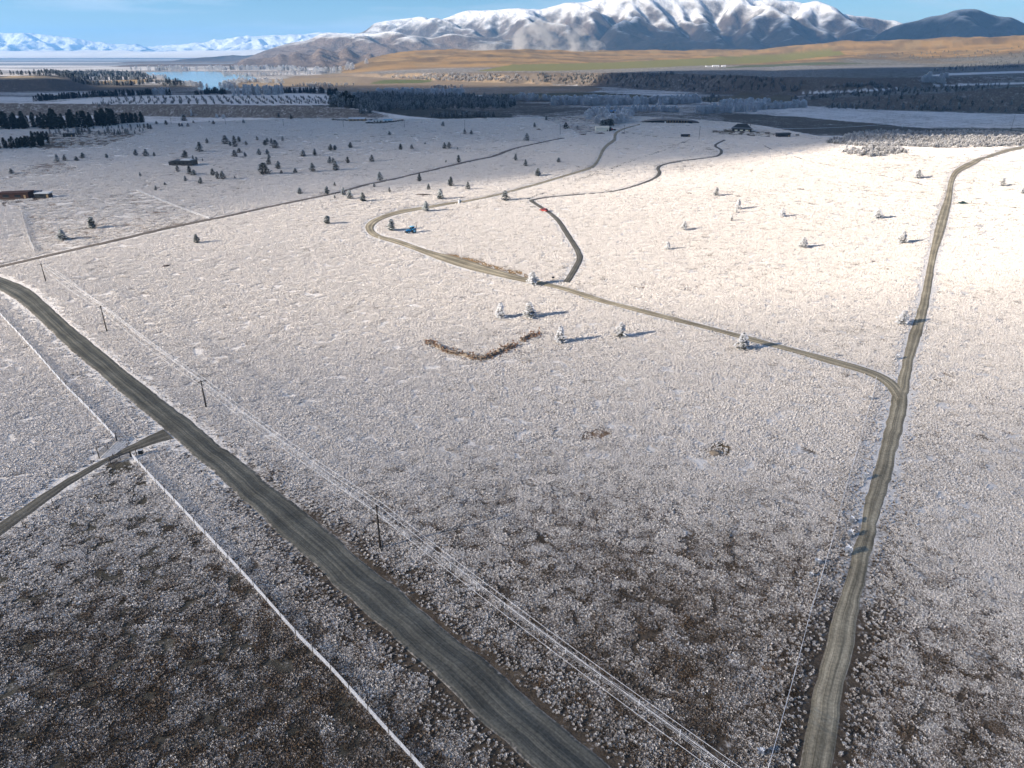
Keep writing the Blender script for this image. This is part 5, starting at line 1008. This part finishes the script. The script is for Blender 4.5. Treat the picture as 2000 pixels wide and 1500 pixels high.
MB().tube((0, 0, -0.3), (0, 0, 3.4), 1.9, k=18).build('barrel', 'roof_frost', e); MB().tube((0, 0, 3.4), (0, 0, 3.9), 1.95, 0.3, k=18).build('lid', 'roof_frost', e)
hg = foliage('hedge', 900, lambda t: 0.5, 0.12, 'conifer_dark', 301)
def hedge(label, pts, h, w, mat='conifer_dark'):
    P = catmull(H(pts), 60); L = np.hypot(*np.diff(P, axis=0).T).sum(); n = int(min(1500, L*22)); V, F, R = [], [], []; g = random.Random(len(label))
    o0 = P[0]; z0_ = float(terrain(*o0))
    for i in range(n):
        q = P[g.randrange(60)]+np.array([g.gauss(0, 0.6), 0])+np.array([g.uniform(-w, w)*0.5, g.uniform(-w, w)*0.5]); z = float(terrain(*q))-z0_+h*g.random()**0.8; c = Vector((q[0]-o0[0], q[1]-o0[1], z))
        d = Vector((g.gauss(0, 1), g.gauss(0, 1), g.gauss(0, 1))).normalized(); s = d.orthogonal().normalized(); l = 0.42; k = len(V)
        V += [tuple(c-d*l), tuple(c+s*l*0.6), tuple(c+d*l), tuple(c-s*l*0.6)]; F += [(k, k+1, k+2), (k, k+2, k+3)]; R += [g.random()*0.9]*4
    o = use('hedge', leafmesh('hedge', V, F, R, mat), None, (o0[0], o0[1], z0_)); tag(o, label, 'hedge'); return o
hedge('dark clipped hedge curving in front of the pale flat building', [(716,241.5),(740,241.5),(765,239.5),(787,236.5)], 1.9, 2.0)
hedge('dark hedge behind the water tank below the terrace bank', [(650,235),(690,236.5),(720,236),(736,234.5)], 1.7, 1.8)
a, rf = house('house', 1198, 224, 12, 8, 4.5, 0.2, 'white_paint', 'blue_iron', 'white farmhouse with a blue roof among rimed trees', 'house', 'gable', 2.4, wins=3)
for i, (x, y, w, hh, rf_) in enumerate([(1384,130.5,20,4,'stone_grey'),(1398,130.8,26,5,'roof_frost'),(1414,130.4,16,4.5,'roof_frost')]):
    house('barn', x, y, w, 12, hh, 0.0, 'roof_frost', rf_, f'distant white farm barn on the green terrace, {ordinal(i+1)} from left', 'barn', 'gable', 2, wins=3, door=False)

# ------------------------------------------------------------------ brush bank, boulder, soil heaps
bankpx = [(836,668),(852,676),(872,688),(900,694),(930,701),(952,699),(972,690),(990,682),(1010,672),(1030,661),(1050,651)]
P = catmull(H(bankpx), 90); V = []; nc = 9
for i in range(90):
    d = P[min(i+1, 89)]-P[max(i-1, 0)]; d /= np.hypot(*d); nn = np.array([-d[1], d[0]]); taper = min(1, i/6, (89-i)/6)+0.05
    for j in range(nc):
        u = j/(nc-1)*2-1; brk = float(sstep(0.34, 0.55, fbm(i*0.14, 2.0, 5, 3))); q = P[i]+nn*u*1.15*(0.6+0.8*float(vnoise(i*0.3, 7, 2))); hgt = brk*0.95*taper*(1-u*u)*(0.35+1.1*float(vnoise(i*0.7, j*0.9, 3))); V.append((q[0]-P[0][0], q[1]-P[0][1], float(terrain(*q))+hgt-0.08))
Fb = [(i*nc+j, i*nc+j+1, (i+1)*nc+j+1, (i+1)*nc+j) for i in range(89) for j in range(nc-1)]
bk = mk('earth_bank', V, Fb, 'rock_brown', None, False); bk.location = (P[0][0], P[0][1], 0); tag(bk, 'V-shaped brown bank of dead brush in the middle of the field', 'bank')
V, F, R = [], [], []
for i in range(520):
    i0 = random.randrange(90); q = P[i0]+RNG.normal(0, 0.95, 2)*(0.4+1.2*float(vnoise(i0*0.3, 7, 2)))
    if random.random() > 0.12+float(sstep(0.36, 0.55, fbm(i0*0.14, 2.0, 5, 3))): continue
    s = random.uniform(0.5, 1.4); k = len(V); v_, f_, r_ = tuft(3000+i, n=9, rad_=0.3*s, h=0.36*s, w=0.09*s)
    z = float(terrain(*q))+random.uniform(0.0, 0.7); V += [(a[0]+q[0]-P[0][0], a[1]+q[1]-P[0][1], a[2]+z) for a in v_]; F += [tuple(x+k for x in t_) for t_ in f_]; R += r_
br = use('brush', leafmesh('brush', V, F, R, 'dead_tussock'), bk); tag(br, kind='stuff')
def heap(label, px, py, w, d, h, mat, name='boulder', cat='rock'):
    X, Y, Z, _ = hit(px, py); bm = bmesh.new(); bmesh.ops.create_icosphere(bm, subdivisions=3, radius=1.0); g = random.uniform(0, 50)
    for v in bm.verts:
        k = 0.78+0.5*float(fbm(v.co.x*1.3+g, v.co.y*1.3+v.co.z*1.7+g, 2, 3)); v.co = Vector((v.co.x*w/2*k, v.co.y*d/2*k, v.co.z*h*k))
    me = bpy.data.meshes.new(name); bm.to_mesh(me); bm.free(); me.materials.append(MATS[mat]); o = use(name, me, None, (X, Y, Z-h*0.15)); tag(o, label, cat); return o
heap('tan boulder in the field left of the right-hand road', 1397, 886, 2.6, 2.0, 0.9, 'rock_brown')
heap('dark soil heap beside the farm road bend', 824, 381, 11, 3.5, 0.7, 'soil_dark', 'soil_heap', 'soil heap')
heap('dark soil heap in front of the cream shed', 1172, 261.5, 10, 3, 1.4, 'soil_dark', 'soil_heap', 'soil heap')
heap('reddish soil heap left of the cream shed', 1138, 263.5, 9, 3, 1.3, 'soil_dark', 'soil_heap', 'soil heap')
heap('dark bush-like soil heap beside the road at the far power pole', 1217, 261, 5, 3, 1.5, 'soil_dark', 'soil_heap', 'soil heap')
heap('small pale rubble heap near the shaded far conifers', 1052, 254, 5, 3, 1.6, 'rock_brown', 'soil_heap', 'soil heap')
# dark bare-earth scrapes on the shaded slope
V = []
for i, (x, y, w) in enumerate([(615,268,16),(655,263,12),(695,276,20),(790,263,12),(745,275,9),(1345,378,10),(1440,384,9),(325,520,6)]):
    heap(f'low dark bare-earth scrape on the field, {ordinal(i+1)} of the eight scrapes counted from the far left' if False else f'low dark bare-earth hump at the {"shaded slope" if y < 300 else "sunlit field"}, {["left of centre","behind the small conifers","widest one","near the far power poles","small one","beside the rimed conifer","right of the rimed conifer","near the power wires"][i]}', x, y, w*0.55, 3.0, 0.55, 'soil_dark', 'earth_hump', 'earth hump')
